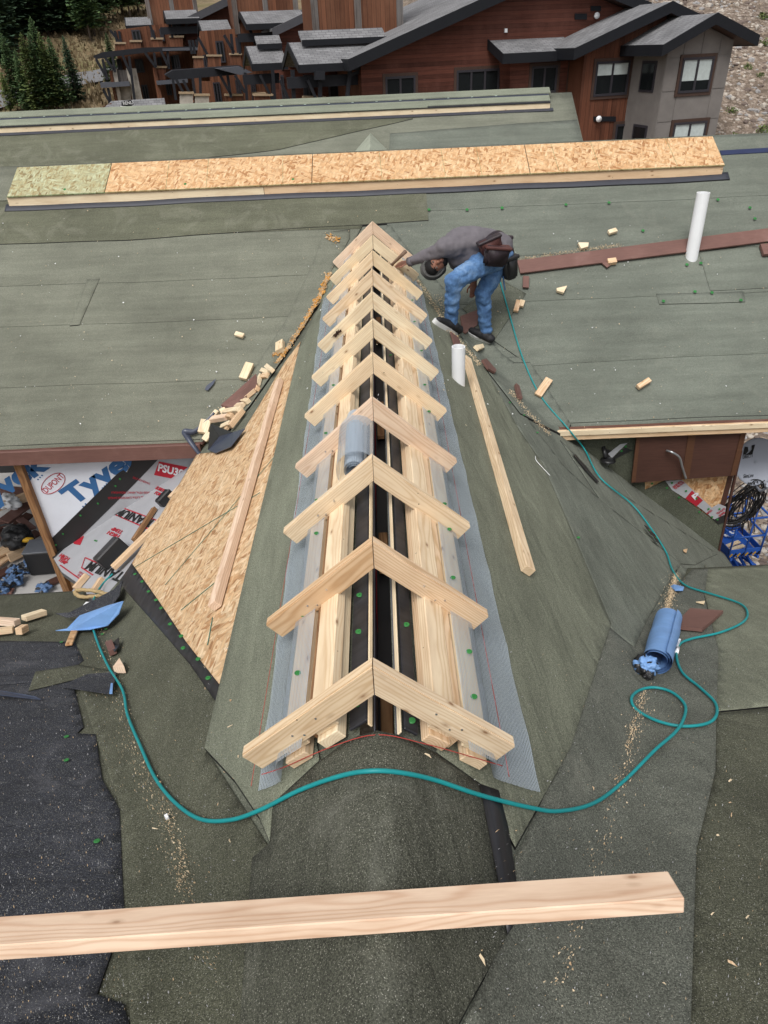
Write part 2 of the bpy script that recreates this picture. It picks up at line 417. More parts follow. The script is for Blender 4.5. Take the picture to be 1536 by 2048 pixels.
sheet('membrane_sheet', [V_(1430, 1430), V_(1536, 1418), (9, 2.62), (9, .2), (1.0, .3), V_(1380, 2048), V_(1390, 1700), V_(1432, 1540)], 2, mem_dark, near)
# right valley sheet (spans link slope, valley and near slope)
sheet('valley_sheet', [V_(1218, 1256), V_(1268, 1297), V_(1300, 1230), V_(1412, 1135), V_(1408, 1195), V_(1436, 1300), V_(1432, 1425), V_(1430, 1545), V_(1392, 1700), V_(1380, 2055), (.3, .55), V_(925, 2055), V_(1010, 1872), V_(1030, 1720), V_(1140, 1480)], 3, mem_valley, near)
# dark cap over the near end of the ridge, and the left valley
sheet('ridge_cap', [V_(755, 1466), V_(690, 1490), V_(640, 1526), V_(547, 1612), V_(540, 1690), V_(505, 1720), V_(480, 2055), (-.1, .4), (.1, .4), V_(915, 2055), V_(1015, 1872), V_(985, 1700), V_(962, 1574), V_(872, 1510), V_(820, 1485)], 4, mem_cap, linkr)
sheet('valley_sheet', [V_(236, 1165), V_(262, 1138), V_(438, 1398), V_(415, 1505), V_(535, 1690), V_(520, 1760), V_(490, 2055), (-.2, .35), V_(262, 2055), V_(246, 1760), V_(236, 1600), V_(200, 1500), V_(160, 1380), V_(150, 1290), V_(165, 1250)], 1, mem_dark, near)
# link roof, left: pale ridge strip, exposed boarding, black underlayment
s_l = sheet('ridge_strip', [V_(668, 470), V_(598, 700), V_(471, 1240), V_(410, 1500), V_(470, 1565), V_(520, 1640), V_(541, 1690), V_(547, 1612), V_(640, 1526), (-.20, 1.46), (-.16, 7.6)], 5, mem_light, linkr)
osb_poly = [V_(601, 684), V_(570, 725), V_(487, 862), V_(430, 905), (-1.76, 5.86), V_(262, 1131), V_(440, 1400), V_(471, 1240)]
sheet('boarding', osb_poly, 2, osb_s, linkr, thick=.014, edge=osb_s)
blk = sheet('underlayment_strip', [V_(238, 1166), V_(264, 1128), V_(300, 1178), V_(372, 1285), V_(442, 1375), V_(432, 1405), V_(380, 1330)], 3, tarM, linkr)
for q in ((270, 1148), (284, 1163), (297, 1183), (312, 1200), (322, 1216), (340, 1248), (362, 1272), (366, 1296), (396, 1318), (416, 1356)):
    cap_nail(q[0], q[1], blk, S(q[0], q[1], .019))
for a, b in (((415, 1290), (425, 1235)), ((362, 1220), (436, 1160)), ((268, 1135), (520, 985)), ((330, 1170), (560, 900))):
    A, B = S(*a, .012), S(*b, .012)
    bar('chalk_line', A, B, .004, .002, plain('teal_chalk', (.02, .16, .12), .8), linkr, HN(A.x, A.y), 0)
# link roof, right
s_r = sheet('ridge_strip', [(.16, 7.6), (.20, 1.46), V_(872, 1510), V_(962, 1574), V_(1030, 1700), V_(1140, 1500), V_(1222, 1250), V_(1085, 930), V_(1038, 862), V_(960, 720), V_(830, 520)], 5, mem_lightR, linkr)
bs = sheet('underlayment_strip', [V_(959, 1574), V_(997, 1587), V_(1016, 1660), V_(1030, 1752), V_(1040, 1835), V_(1014, 1874), V_(1000, 1790)], 6, tarM, linkr)
sheet('slope_sheet', [V_(905, 640), V_(1130, 935), V_(1200, 1000), V_(1362, 1128), V_(1300, 1230), V_(1268, 1297), V_(1218, 1256), V_(1085, 930), V_(1038, 862), V_(930, 665)], 2, mem_slope, linkr)
sheet('slope_sheet', [V_(1120, 880), V_(1200, 960), V_(1435, 1108), V_(1390, 1130), V_(1362, 1128), V_(1200, 1000)], 1, mem_slope, linkr)
# main roof: horizontal strips, each lapping the one below
def strip(x0, x1, pl, pr, lo, mat, layer, ends=None):
    pass
L0 = -6.4
def fy(px, py): return P(px, py)[1]
rows = [fy(300, 895)+.02, fy(0, 780), fy(0, 659), fy(0, 578), fy(0, 490), fy(0, 440)]
def xvl(y): return -max(.03, XV(y))+.02
for i in range(len(rows)-1):
    ya, yb = rows[i]-.0, rows[i+1]+.05
    yb = min(yb, 8.9)
    xa = xvl(ya)-(.12 if i else 0); xb = xvl(yb)-.10
    sheet('membrane_strip', [(L0, ya+.03), (xa, ya), (xb, yb), (L0, yb)], 1.0+.9*i, mem_far if i < 4 else mem_fard, mainr)
sheet('membrane_strip', [(L0, fy(0, 488)), V_(250, 484), V_(857, 444), V_(852, 385), (L0, 8.55)], 6.6, mem_fard, mainr)
sheet('membrane_strip', [(L0, 8.5), (.45, 8.5), (.45, 8.93), (L0, 8.93)], 5.4, mem_far, mainr)
sheet('valley_strip', [V_(645, 470), V_(630, 520), V_(575, 640), V_(497, 760), V_(440, 850), V_(448, 875), V_(500, 815), V_(580, 700), V_(655, 560), V_(700, 480), V_(700, 462)], 6.5, mem_far, linkr)
sheet('membrane_patch', [V_(175, 562), V_(200, 560), V_(160, 652), V_(140, 654)], 5, mem_far, mainr)
rr = [YF+.03, fy(1536, 702), fy(1280, 595), fy(1390, 501), fy(1000, 417), 8.9]
for i in range(len(rr)-1):
    ya, yb = rr[i], min(rr[i+1]+.05, 8.92)
    xa = max(.05, XV(ya)) + .05; xb = max(.05, XV(yb))+.05
    if i == 1: 
        sheet('membrane_strip', [V_(1150, 727), (6.4, ya), (6.4, yb), (xb, yb), V_(1062, 733)], 1.9, mem_farR, mainr)
    else: sheet('membrane_strip', [(xa, ya), (6.4, ya), (6.4, yb), (xb, yb)], 1.0+.9*i, mem_farR, mainr)
sheet('membrane_patch', [V_(1312, 590), V_(1318, 611), V_(1490, 606), V_(1486, 585)], 4.6, mem_farR, mainr, thick=.0042)
sheet('membrane_patch', [V_(1395, 500), (6.3, fy(1395, 500)), (6.3, fy(1420, 583)), V_(1420, 584)], 4.4, mem_farR, mainr, thick=.0042)
sheet('membrane_patch', [V_(1052, 590), V_(1000, 560), V_(925, 620), V_(990, 680)], 4.6, mem_mid, mainr, thick=.0042)
sheet('valley_strip', [V_(780, 452), V_(815, 500), V_(1005, 712), V_(1028, 728), V_(1060, 728), V_(1142, 852), V_(1115, 868), V_(1040, 830), V_(880, 620), V_(800, 500), V_(760, 470)], 6.5, mem_farR, linkr)
# eaves: brown fascia on the left, raw lumber on the right, near eave trim
bar('fascia', (-6.5, YF-.02, ZF(YF)-.085), (-1.72, YF-.02, ZF(YF)-.085), .034, .145, brown, mainr)
bar('fascia', (1.66, YF-.02, ZF(YF)-.075), (6.5, YF-.02, ZF(YF)-.075), .034, .10, lum_warm, mainr)
bar('drip_edge', (1.66, YF-.045, ZF(YF)-.045), (6.5, YF-.045, ZF(YF)-.045), .012, .055, lum_pale, mainr)
bar('fascia', (-9, YE-.03, ZN(YE)-.09), (-2.35, YE-.03, ZN(YE)-.09), .03, .14, brown, near)
bar('fascia', (2.75, YE-.03, ZN(YE)-.09), (9, YE-.03, ZN(YE)-.09), .03, .14, brown, near)
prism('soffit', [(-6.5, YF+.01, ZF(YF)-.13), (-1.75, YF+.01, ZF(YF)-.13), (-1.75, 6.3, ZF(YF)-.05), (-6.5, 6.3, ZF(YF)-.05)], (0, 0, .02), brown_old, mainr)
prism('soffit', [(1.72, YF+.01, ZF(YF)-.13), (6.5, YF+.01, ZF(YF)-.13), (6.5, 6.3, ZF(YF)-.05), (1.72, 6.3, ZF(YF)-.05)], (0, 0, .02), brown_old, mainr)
# back slope of the main roof
prism('back_slope', [(-6.5, 8.95, ZF(8.95)), (6.5, 8.95, ZF(8.95)), (6.5, 11.9, ZF(8.95)-1.95), (-6.5, 11.9, ZF(8.95)-1.95)], (0, 0, -.03), mem_far, mainr)
# cap nails on the main roof, right
for q in ((1004, 415), (1132, 409), (1218, 405), (1436, 399), (1500, 415), (1510, 437), (1286, 461), (1374, 529), (1402, 526), (1390, 583), (1424, 585), (1327, 602), (1482, 600), (1532, 489), (858, 419), (934, 419), (1004, 416)):
    cap_nail(q[0], q[1], mainr, S(q[0], q[1], .036), None, .017)
for q in ((133, 1473), (133, 1520), (194, 1682), (123, 1284), (205, 1268), (212, 1258)):
    cap_nail(q[0], q[1], near, S(q[0], q[1], .016))
for q in ((1157, 1075), (1020, 805), (1048, 830), (1075, 865)): cap_nail(q[0], q[1], linkr, S(q[0], q[1], .02), None, .011)
# ------------------------------------------------------------------ open ridge: lumber, screens, rafter pairs
def deckP(X, Y, h=0.0):                 # point h above the link deck, square to the slope
    s = 1 if X > 0 else -1; c = 1/math.sqrt(1+M_*M_)
    return Vector((X + s*M_*c*h, Y, -.25-M_*abs(X) + c*h + .02))
NR = {s: Vector((s*M_, 0, 1)).normalized() for s in (1, -1)}
def runner(name, s, x0, x1, h0, h1, ya, yb, mat, parent=None):
    """long board along the ridge on side s between x0 and x1, from h0 to h1 above the deck"""
    xm = (x0+x1)/2; a = deckP(s*xm, ya, (h0+h1)/2); b = deckP(s*xm, yb, (h0+h1)/2)
    w = (x1-x0)*math.sqrt(1+M_*M_)
    return bar(name, a, b, w, h1-h0, mat, parent, NR[s])
Y0, DY = 1.435, .61
T = .044; G = {}
for s, nm in ((-1, 'left'), (1, 'right')):
    strip_p = []
    # underlayment and sheathing edge along the slot are part of the link roof
    g = dict(e=(.013, .0185), u=(.021, .078), a=(.088, .157), c=(.158, .172), o=(.186, .254)) if s < 0 else dict(e=(.064, .0695), u=(.077, .120), a=(.128, .197), c=(.199, .226), o=(.236, .304))
    G[s] = g
    runner('underlayment_strip', s, *g['u'], .004, .016, 1.42, 7.8, tarM, linkr)
    runner('sheathing_edge', s, *g['e'], -.004, .014, 1.40, 7.8, lum_pale, linkr)
    lo = runner('long_board', s, g['a'][0]+.008, g['a'][1]+.006, .0, T, 1.415, 7.75, lum_warm if s > 0 else lum_pale)
    tag(lo, 'lower inner two by four lying along the %s side of the ridge slot' % nm, 'lumber', 'long boards under the rafters')
    up = runner('long_board', s, *g['a'], T, 2*T, 1.435, 7.7, lum_pale if s < 0 else lum)
    tag(up, 'upper inner two by four lying along the %s side of the ridge slot' % nm, 'lumber', 'long boards under the rafters')
    lo2 = runner('long_board', s, g['o'][0]+.02, g['o'][1]+.02, .003, T, 1.41, 7.6, lum)
    tag(lo2, 'lower outer two by four on the %s slope beneath the wire screen' % nm, 'lumber', 'long boards under the rafters')
    up2 = runner('long_board', s, *g['o'], T, 2*T-.004, 1.43, 7.65, lum_pale)
    tag(up2, 'upper outer two by four on the %s slope covered by the wire screen' % nm, 'lumber', 'long boards under the rafters')
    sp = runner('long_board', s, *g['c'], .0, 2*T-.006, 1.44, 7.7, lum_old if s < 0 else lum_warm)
    tag(sp, 'thin rough edged board between the two runs of lumber on the %s slope' % nm, 'lumber', 'long boards under the rafters')
# inside of the slot
prism('slot_lining', [(-.012, 1.36, -.60), (.064, 1.36, -.60), (.064, 7.8, -.60), (-.012, 7.8, -.60)], (0, 0, -.02), tar, linkr)
for s, x in ((-1, -.010), (1, .062)):
    prism('slot_lining', [(x, 1.36, -.60), (x, 7.8, -.60), (x, 7.8, -.30), (x, 1.36, -.30)], (s*-.004, 0, 0), plain('grey_lining', (.10, .10, .115), .5), linkr)
red_m = plain('red_print', (.36, .016, .03), .6, var=.1)
for ya, yb, s in ((1.95, 2.25, 1), (2.1, 2.5, -1), (2.9, 3.2, -1), (3.3, 3.75, -1), (4.3, 4.7, 1), (5.0, 5.4, 1)):
    x = -.004 if s < 0 else .056
    prism('red_print', [(x, ya, -.52), (x, yb, -.46), (x, yb-.05, -.36), (x, ya, -.42)], (s*-.001, 0, 0), red_m, linkr)
for ya, yb in ((1.40, 1.9), (2.55, 2.85), (3.9, 4.4), (5.6, 6.2)):
    bar('slot_joist', (.026, ya, -.565), (.026, yb, -.565), .045, .03, lum_old, linkr)

# wire screen over each outer run
def wire(nm='wire_screen', pa=.0075, pb=.0055, th=.14):
    m, nt, b = newmat(nm); k = NT(nt); v = k.coord(kind='UV'); sp = k.n('ShaderNodeSeparateXYZ'); k.l(v, sp.inputs[0])
    fs = []
    for i, per in ((0, pa), (1, pb)):
        f = k.math('FRACT', k.math('DIVIDE', sp.outputs[i], per)); fs.append(k.math('LESS_THAN', k.math('ABSOLUTE', k.math('SUBTRACT', f, .5)), th))
    a = k.math('MAXIMUM', fs[0], fs[1])
    tr = k.n('ShaderNodeBsdfTransparent'); mx = k.n('ShaderNodeMixShader'); k.l(a, mx.inputs[0]); k.l(tr.outputs[0], mx.inputs[1]); k.l(b.outputs[0], mx.inputs[2])
    b.inputs['Base Color'].default_value = (.47, .545, .62, 1); b.inputs['Metallic'].default_value = .3; b.inputs['Roughness'].default_value = .45
    out = [n for n in nt.nodes if n.type == 'OUTPUT_MATERIAL'][0]; k.l(mx.outputs[0], out.inputs['Surface']); return m
wire_m = wire()
wire_d = wire('dense_wire_mesh', .013, .0095, .24)
def uvmesh(name, grid, uvs, mat):
    nr, nc = len(grid), len(grid[0]); v = [p for r in grid for p in r]; uv = [q for r in uvs for q in r]
    f = [[i*nc+j, i*nc+j+1, (i+1)*nc+j+1, (i+1)*nc+j] for i in range(nr-1) for j in range(nc-1)]
    me = mesh(name, v, f, mat, True); l = me.uv_layers.new(name='UVMap')
    for p in me.polygons:
        for li in p.loop_indices: l.data[li].uv = uv[me.loops[li].vertex_index]
    return me
rng = random.Random(3)
scr = {}
for s, nm in ((-1, 'left'), (1, 'right')):
    grid, uvs = [], []; N = 110
    for i in range(N+1):
        f = i/N; Y = 1.38+f*(7.75-1.38)
        out = (.40 if s < 0 else .54) + (.15*f if s < 0 else -.07*f)
        if i == 0: out += .0
        yb = Y
        row, ur = [], []
        g = G[s]['o']; pr = [(g[0]-.01, 2*T+.004), (g[1]+.006, 2*T+.003), (g[1]+.03, 2*T-.018), (g[1]+.055, .014), (g[1]+.085, .008), (out-.03, .006), (out, .009)]
        d = 0; last = None
        for j, (x, h) in enumerate(pr):
            x = min(x, out); bul = .016*max(0, math.sin(Y*5.2+2*s))*(1 if j in (3, 4) else 0) + .006*math.sin(Y*13+j)*(1 if j in (4, 5, 6) else 0)
            yy = Y + .05*max(0, (x-.30)/.2)*(1-f)
            p = deckP(s*x, yy, h+max(0, bul)); 
            if last: d += (Vector((p.x, 0, p.z))-Vector((last.x, 0, last.z))).length
            last = p; row.append(p); ur.append((d, yy))
        grid.append(row); uvs.append(ur)
    o = link('wire_screen', uvmesh('wire_screen', grid, uvs, wire_m)); scr[s] = o
    tag(o, 'grey wire screen strip running along the %s slope under the rafter ends' % nm, 'wire screen', 'wire screen strips')
    ys = [1.62, 1.84, 2.25, 2.62, 2.83, 3.25, 3.35, 3.85, 4.25, 4.9, 5.5, 6.1] if s > 0 else [1.72, 2.03, 2.55, 2.85, 3.55, 4.2, 4.75, 5.3, 5.9, 6.5]
    for i, Y in enumerate(ys): cap_nail(0, 0, o, deckP(s*((G[s]['o'][0]+G[s]['o'][1])/2+.012*math.sin(i*2.3)), Y, 2*T+.006), NR[s], .0118)
    for i, Y in enumerate([1.50, 1.83, 2.03, 2.33, 2.9, 3.4, 4.2] if s < 0 else [1.46, 1.9, 2.2, 4.2, 4.6]): cap_nail(0, 0, linkr, deckP(s*(G[s]['u'][0]+G[s]['u'][1])/2, Y, .019), NR[s], .0125)
    a, b = deckP(s*.40, 1.36, .05), deckP(s*.43, 7.5, .03)
    tube('chalk_string', [deckP(s*(.385+.03*t), 1.39+6.2*t, .055-.02*t) for t in [i/10 for i in range(11)]], .0012, plain('red_string', (.35, .05, .04), .8), o, 4)

# eleven rafter pairs
HW, DEP, TH, SL = .437, .094, .039, .875
ord_ = ['front', 'second', 'third', 'fourth', 'fifth', 'sixth', 'seventh', 'eighth', 'ninth', 'tenth', 'rearmost']
look = ['with a red string across its front face', 'with a rough warm coloured right arm', 'with orange streaks on its right arm', 'of pinkish wood just beyond the rolled mesh', 'of clean pale wood', 'of pale wood with a small open slot below', 'with a dark burnt knot on its left arm', 'with a knotty right arm', 'of pale wood with a rounded top', 'of pale wood under the hand of the worker', 'of pinkish wood at the far end']
rm = [lum, lum_warm, lum, lum_pink, lum_pale, lum_pale, lum_pale, lum, lum_pale, lum_pale, lum_pink]
cs = 1/math.sqrt(1+SL*SL)
def rafter_mesh(mat, key):
    # local X down the slope from the peak, Z square to the top edge, Y along the ridge; plumb cut at the peak, square cut at the tail
    L = HW/cs; cut = DEP*SL           # plumb cut offset
    b = .004
    pr = [(0, 0), (L-.006, 0), (L, -.006), (L, -DEP+.004), (L-.004, -DEP), (-cut*0 + DEP*SL, -DEP)]
    # shift so the wood is centred for the grain
    v = []; n = len(pr)
    for y in (-TH/2, TH/2):
        for x, z in pr: v.append((x, y, z))
    f = [list(range(n)), list(range(2*n-1, n-1, -1))] + [[i, i+n, (i+1) % n+n, (i+1) % n] for i in range(n)]
    me = mesh('rafter', v, f, mat); bm = bmesh.new(); bm.from_mesh(me); bmesh.ops.recalc_face_normals(bm, faces=bm.faces)
    bmesh.ops.bevel(bm, geom=[e for e in bm.edges if abs(e.verts[0].co.y-e.verts[1].co.y) < 1e-6 and abs(e.verts[0].co.z-e.verts[1].co.z) < 1e-6], offset=.004, segments=2, affect='EDGES')
    bm.to_mesh(me); bm.free(); return me
rme = {}
nail_m = plain('bright_nail', (.62, .63, .65), .25, .9)
pairs = []
for i in range(11):
    Y = Y0 + DY*i + (0 if i == 0 else rng.uniform(-.008, .008)); m = rm[i]
    if m.name not in rme: rme[m.name] = rafter_mesh(m, m.name)
    t = tag(empty('rafter_pair', (0, Y, -.2)), '%s pair of rafters from the camera, %s' % (ord_[i], look[i]), 'rafter pair', 'rafter pairs over the ridge')
    if i == 0: t['label'] = 'front pair of rafters nearest the camera, with a red string across its face'
    if i == 10: t['label'] = 'rearmost pair of rafters, pinkish wood, at the far end of the ridge'
    tl = rng.uniform(-.008, .008) if i else 0
    for s in (-1, 1):
        x = Vector((s*cs, 0, -SL*cs)); z = Vector((s*SL*cs, 0, cs)); y = z.cross(x)
        M = Matrix(((x.x, y.x, z.x, s*.0015), (x.y, y.y, z.y, Y+tl*s), (x.z, y.z, z.z, 0), (0, 0, 0, 1)))
        if i and rng.random() < .5: M = M
        o = link('rafter', rme[m.name], t, M)
        if i < 4:
            for (u, w_) in ((.28, -.04), (.36, -.068), (.39, -.045)):
                p = Vector((s*cs*u, Y-TH/2, -SL*cs*u)) + z*w_
                nn = mesh('nail_head', *tube_data([p+Vector((0, .006, 0)), p-Vector((0, .003, 0))], .0038, 8), nail_m)
                link('nail_head', nn, o)
    pairs.append(t)
# dark knot on the seventh pair
b = plain('burnt_knot', (.035, .016, .008), .8, var=.5, scale=30)
kY = Y0+DY*6-TH/2-.001; kc = onY(674, 667, kY); kx = Vector((cs, 0, SL*cs)); kz = Vector((-SL*cs, 0, cs)); kv = []
for q in range(22):
    a = q*2*math.pi/22; rr_ = 1+.35*math.sin(q*2.7)+.2*math.sin(q*5.1); kv.append(kc+kx*math.cos(a)*.042*rr_+kz*math.sin(a)*.014*rr_)
prism('burnt_knot', kv, (0, -.0015, 0), b, pairs[6])
# red string across the front pair
fy_ = Y0-TH/2-.004
pts = [(-.385, fy_, -.475), (-.3, fy_-.002, -.435), (-.15, fy_-.012, -.335), (0, fy_-.02, -.272), (.15, fy_-.012, -.335), (.3, fy_-.003, -.42), (.40, fy_, -.475)]
tag(tube('chalk_string', smooth_path(pts), .0016, MAT['red_string'], None, 5), 'red string drawn across the front pair of rafters', 'string')
for s, nm in ((-1, 'left'), (1, 'right')):
    pass
# beam balanced across the near end of the ridge
a = onY(-40, 1890, .55); 
def onring(x, y, zz): return onZ(x, y, zz)
A = onZ(-60, 1880, -.262); B = onZ(1352, 1783, -.262)
tag(bar('beam', A, B, .094, .042, lum_pink, None, Vector((0, .42, 1)), .003), 'long pale two by four lying across the foreground roof', 'lumber')
mem_peak = membrane('membrane_peak', (.27, .29, .23), .4, .06, (.35, 4, 4))
mem_pale = membrane('membrane_pale', (.175, .190, .145), .4, .06, (.35, 4, 4))
# ------------------------------------------------------------------ ridge box of the main roof, rear roof
zf, zb, yf, yb = .247, .478, 8.42, 8.867
bx_ = tag(empty('ridge_box', (0, 8.6, .2)), 'long strand board ridge box with a greenish left end, across the main roof', 'ridge box')
def boxz(Y): return zf + (zb-zf)*(Y-yf)/(yb-yf)
bar('fascia_board', (-4.06, yf+.018, (zf+ZF(yf))/2+.0), (-1.2, yf+.018, (zf+ZF(yf))/2), .036, zf-ZF(yf)-.008, lum_pale, bx_, (0, 0, 1))
bar('fascia_board', (-1.195, yf+.018, (zf+ZF(yf))/2), (3.88, yf+.018, (zf+ZF(yf))/2), .036, zf-ZF(yf)-.008, lum_warm, bx_, (0, 0, 1))
nb = Vector((0, -(zb-zf)/(yb-yf), 1)).normalized()
seams = [-4.05, -2.96, -.66, 1.75, 3.885]
for i in range(4):
    x0, x1 = seams[i]+.004, seams[i+1]-.004
    p = [Vector((x0, yf-.012, zf-.006)), Vector((x1, yf-.012, zf-.006)), Vector((x1, yb, zb)), Vector((x0, yb, zb))]
    prism('panel', p, nb*.012, osb_g if i == 0 else osb_m, bx_)
chalk = plain('green_chalk', (.12, .20, .09), .8)
for X in (-2.3, -1.85, -1.0, .1, .8, 1.2, 2.05, 2.5, 3.35):
    bar('chalk_line', Vector((X+.02, yf, zf+.001))+nb*.013, Vector((X, yb, zb))+nb*.013, .003, .001, chalk, bx_, nb, 0)
bar('panel_edge', (-4.05, yf-.014, zf+.004), (3.885, yf-.014, zf+.004), .003, .010, chalk, bx_, (0, 0, 1), 0)
prism('back_panel', [(-4.05, yb, zb-.02), (3.885, yb, zb-.02), (3.885, yb+.45, zb-.3), (-4.05, yb+.45, zb-.3)], (0, 0, .012), osb_m, bx_)
for X in (-4.045, 3.87): prism('end_board', [(X, yf+.04, zf-.004), (X, yb, zb-.012), (X, yb+.43, zb-.3), (X, yf+.04, ZF(yf))], (.012, 0, 0), lum_pale, bx_)
sheet('flashing', [(-4.1, 8.36), (3.95, 8.355), (3.95, 8.44), (-4.1, 8.44)], 9, plain('blue_black_flashing', (.04, .043, .055), .5), bx_)
for q in ((372, 372), (588, 375), (136, 398)): cap_nail(0, 0, bx_, onY(q[0], q[1], 8.5)*1.0 if False else Vector((onY(q[0], q[1], 8.5).x, 8.48, boxz(8.48)+.014)), nb, .016)

rear = tag(empty('rear_roof', (0, 12, 0)), 'felted rear roof with a black striped ridge box beyond the strand board box', 'roof')
def ZR(Y): return .17 + .58*(Y-12)
def HR(X, Y): return ZR(Y) + und(X, Y)
def rpl(x, y): 
    p = hit(x, y, (0, -.58, 1), .17-.58*12); return (p.x, p.y)
sheet('deck', [(-12, 9.6), (3.24, 9.6), (3.24, 13.0), (-12, 13.0)], 0, mem_far, rear, HR, thick=.05, edge=brown, cell=.25)
sheet('membrane_strip', [(-12, 11.2), rpl(560, 300), rpl(826, 238), rpl(826, 222), (-12, 12.75)], 3, mem_fard, rear, HR, cell=.25)
sheet('membrane_strip', [rpl(778, 300), rpl(780, 268), (3.22, rpl(1150, 240)[1]), (3.22, 11)], 3, mem_farR, rear, HR, cell=.25)
fb = rpl(1100, 219); yq = fb[1]; zq = ZR(yq); ft = onY(1100, 206, yq).z
DB = .2
while onY(1104, 178, yq+DB).z > ft+.56*DB and DB < 3: DB += .01
bt = ft+.56*DB
xr = onY(1100, 214, yq).x
bar('fascia_board', (-12, yq+.02, (zq+ft)/2), (xr, yq+.02, (zq+ft)/2), .04, ft-zq, lum_pale, rear)
bar('flashing', (-12, yq-.02, zq+.0), (xr+.05, yq-.02, zq+.0), .07, .012, MAT['blue_black_flashing'], rear, Vector((0, -.58, 1)))
def rz(f): return ft + (bt-ft)*f
def rstrip(nm, f0, f1, x0, x1, up, mat):
    prism(nm, [(x0, yq+DB*f0-.01, rz(f0)+up), (x1, yq+DB*f0-.01, rz(f0)+up), (x1, yq+DB*f1, rz(f1)+up), (x0, yq+DB*f1, rz(f1)+up)], (0, 0, -.012), mat, rear)
rstrip('ridge_sheet', 0, 1, -12, xr, .012, tarM)
blu = plain('blue_black_lap', (.03, .034, .055), .4)
rstrip('ridge_sheet', .06, .5, -12, -3.0, .02, mem_pale); rstrip('ridge_sheet', .0, .5, -3.0, .9, .02, mem_pale); rstrip('ridge_sheet', .10, .5, .9, xr, .02, mem_pale)
rstrip('ridge_sheet', .62, 1.02, -12, xr+.03, .024, mem_pale)
rstrip('lap_strip', .5, .62, -12, xr, .016, blu)
for i in range(26): 
    X = -7.5+i*.38; link('nail_head', mesh('nail_head', *tube_data([(X, yq+DB*.56, rz(.56)+.02), (X, yq+DB*.56, rz(.56)+.026)], .018, 8), plain('pale_cap', (.5, .6, .55), .5)), rear)
prism('end_board', [(xr, yq+.03, zq), (xr, yq+.03, ft), (xr, yq+DB, bt), (xr, yq+DB*2, zq)], (-.02, 0, 0), tarM, rear)
# little ridge joining the two roofs
ap = rpl(741, 266); az = ZR(ap[1]); jr = tag(empty('joining_roof', (0, 10.5, -.3)), 'small felted peak just behind the middle of the strand board ridge box', 'roof')
for s in (-1, 1):
    prism('slope', [(ap[0], ap[1]+.1, az), (ap[0], 9.0, az), (ap[0]+s*1.4, 9.0, az-1.15), (ap[0]+s*1.4, ap[1]+.1, az-1.15)], (0, 0, -.02), mem_peak, jr)
prism('back_slope', [(-12, 13.0, ZR(13.0)), (3.24, 13.0, ZR(13.0)), (3.24, 16, ZR(13.0)-1.9), (-12, 16, ZR(13.0)-1.9)], (0, 0, -.05), mem_far, rear)
prism('gable_wall', [(3.2, 9.6, ZR(9.6)-.06), (3.2, 13, ZR(13)-.06), (3.2, 16, ZR(13)-1.95), (3.2, 16, -9.5), (3.2, 9.6, -9.5)], (-.1, 0, 0), brown_old, rear)

# ------------------------------------------------------------------ the walls in the two gaps under the main eave
YW = 6.02
wrapm = plain('white_house_wrap', (.62, .65, .71), .55, var=.06, scale=3, bump=.25)
titm = plain('grey_underlayment', (.34, .345, .365), .5, var=.08, scale=4, bump=.2)
blue_print = plain('blue_print', (.035, .115, .27), .6, var=.06); black_print = plain('black_print', (.012, .012, .012), .6)
def wp(name, pts, mat, parent, pr, th=.006):
    return prism(name, [onY(x, y, YW-pr) for x, y in pts], (0, th, 0), mat, parent)
wl_ = tag(empty('wall', (-2.6, 6.05, -3)), 'house wrapped wall under the brown eave, left of the roof', 'wall')
prism('sheathing', [(-3.6, YW+.01, -9.3), (-1.2, YW+.01, -9.3), (-1.2, YW+.01, ZF(YF)-.1), (-3.6, YW+.01, ZF(YF)-.1)], (0, .1, 0), osb_m, wl_)
prism('return_wall', [(-3.6, YW+.11, -9.3), (-3.6, YW+4, -9.3), (-3.6, YW+4, -1.2), (-3.6, YW+.11, ZF(YF)-.1)], (.1, 0, 0), wrapm, wl_)
wrap = wp('house_wrap', [(36, 925), (262, 915), (261, 930), (253, 945), (245, 941), (234, 948), (97, 1083), (92, 1075)], wrapm, wl_, .006)
wp('underlayment_strip', [(233, 949), (246, 940), (254, 946), (262, 930), (265, 915), (330, 905), (262, 975), (110, 1125), (95, 1085)], tar, wl_, .012)
for q in ((161, 1031), (196, 1007), (126, 1068), (231, 972), (240, 958), (112, 1090)):
    cap_nail(0, 0, wl_, onY(q[0], q[1], YW-.019), Vector((0, -1, 0)), .011)
cp = tag(bar('corner_post', onY(38, 930, YW-.03)-Vector((0, 0, -.15)), onY(129, 1176, YW-.03)-Vector((-.03, 0, .6)), .075, .075, lum_old, None, (0, -1, 0)), 'weathered brown corner post beside the house wrap', 'post')
def wtext(body, x0, y0, x1, y1, size, mat, parent, pr, bold=.0, shear=0, sx=None, plane=None):
    """lettering whose baseline centre runs from one picture point to the other on the wall or the lower roof"""
    g = (lambda x, y: onY(x, y, YW-pr)) if plane is None else plane
    a, b = g(x0, y0), g(x1, y1); n = Vector((0, -1, 0)) if plane is None else TN
    M = axes((a+b)/2, b-a, n); o = text(body, size, M, mat, parent, bold=bold, shear=shear)
    w = max(v.co.x for v in o.data.vertices)-min(v.co.x for v in o.data.vertices)
    k = (b-a).length/w
    for v in o.data.vertices: v.co.x *= k
    return o
wtext('Tyvek', 131, 1001, 279, 901, .285, blue_print, wrap, .008, .012)
wtext('Tyvek', -62, 1018, 84, 922, .29, blue_print, wrap, .008, .012)
wtext('DUPONT', 89, 983, 125, 951, .085, red_m, wrap, .008, .001)
A, B_ = onY(83, 989, YW-.008), onY(130, 945, YW-.008); cc = (A+B_)/2; ux = (B_-A).normalized(); uy = Vector((0, -1, 0)).cross(ux)*1
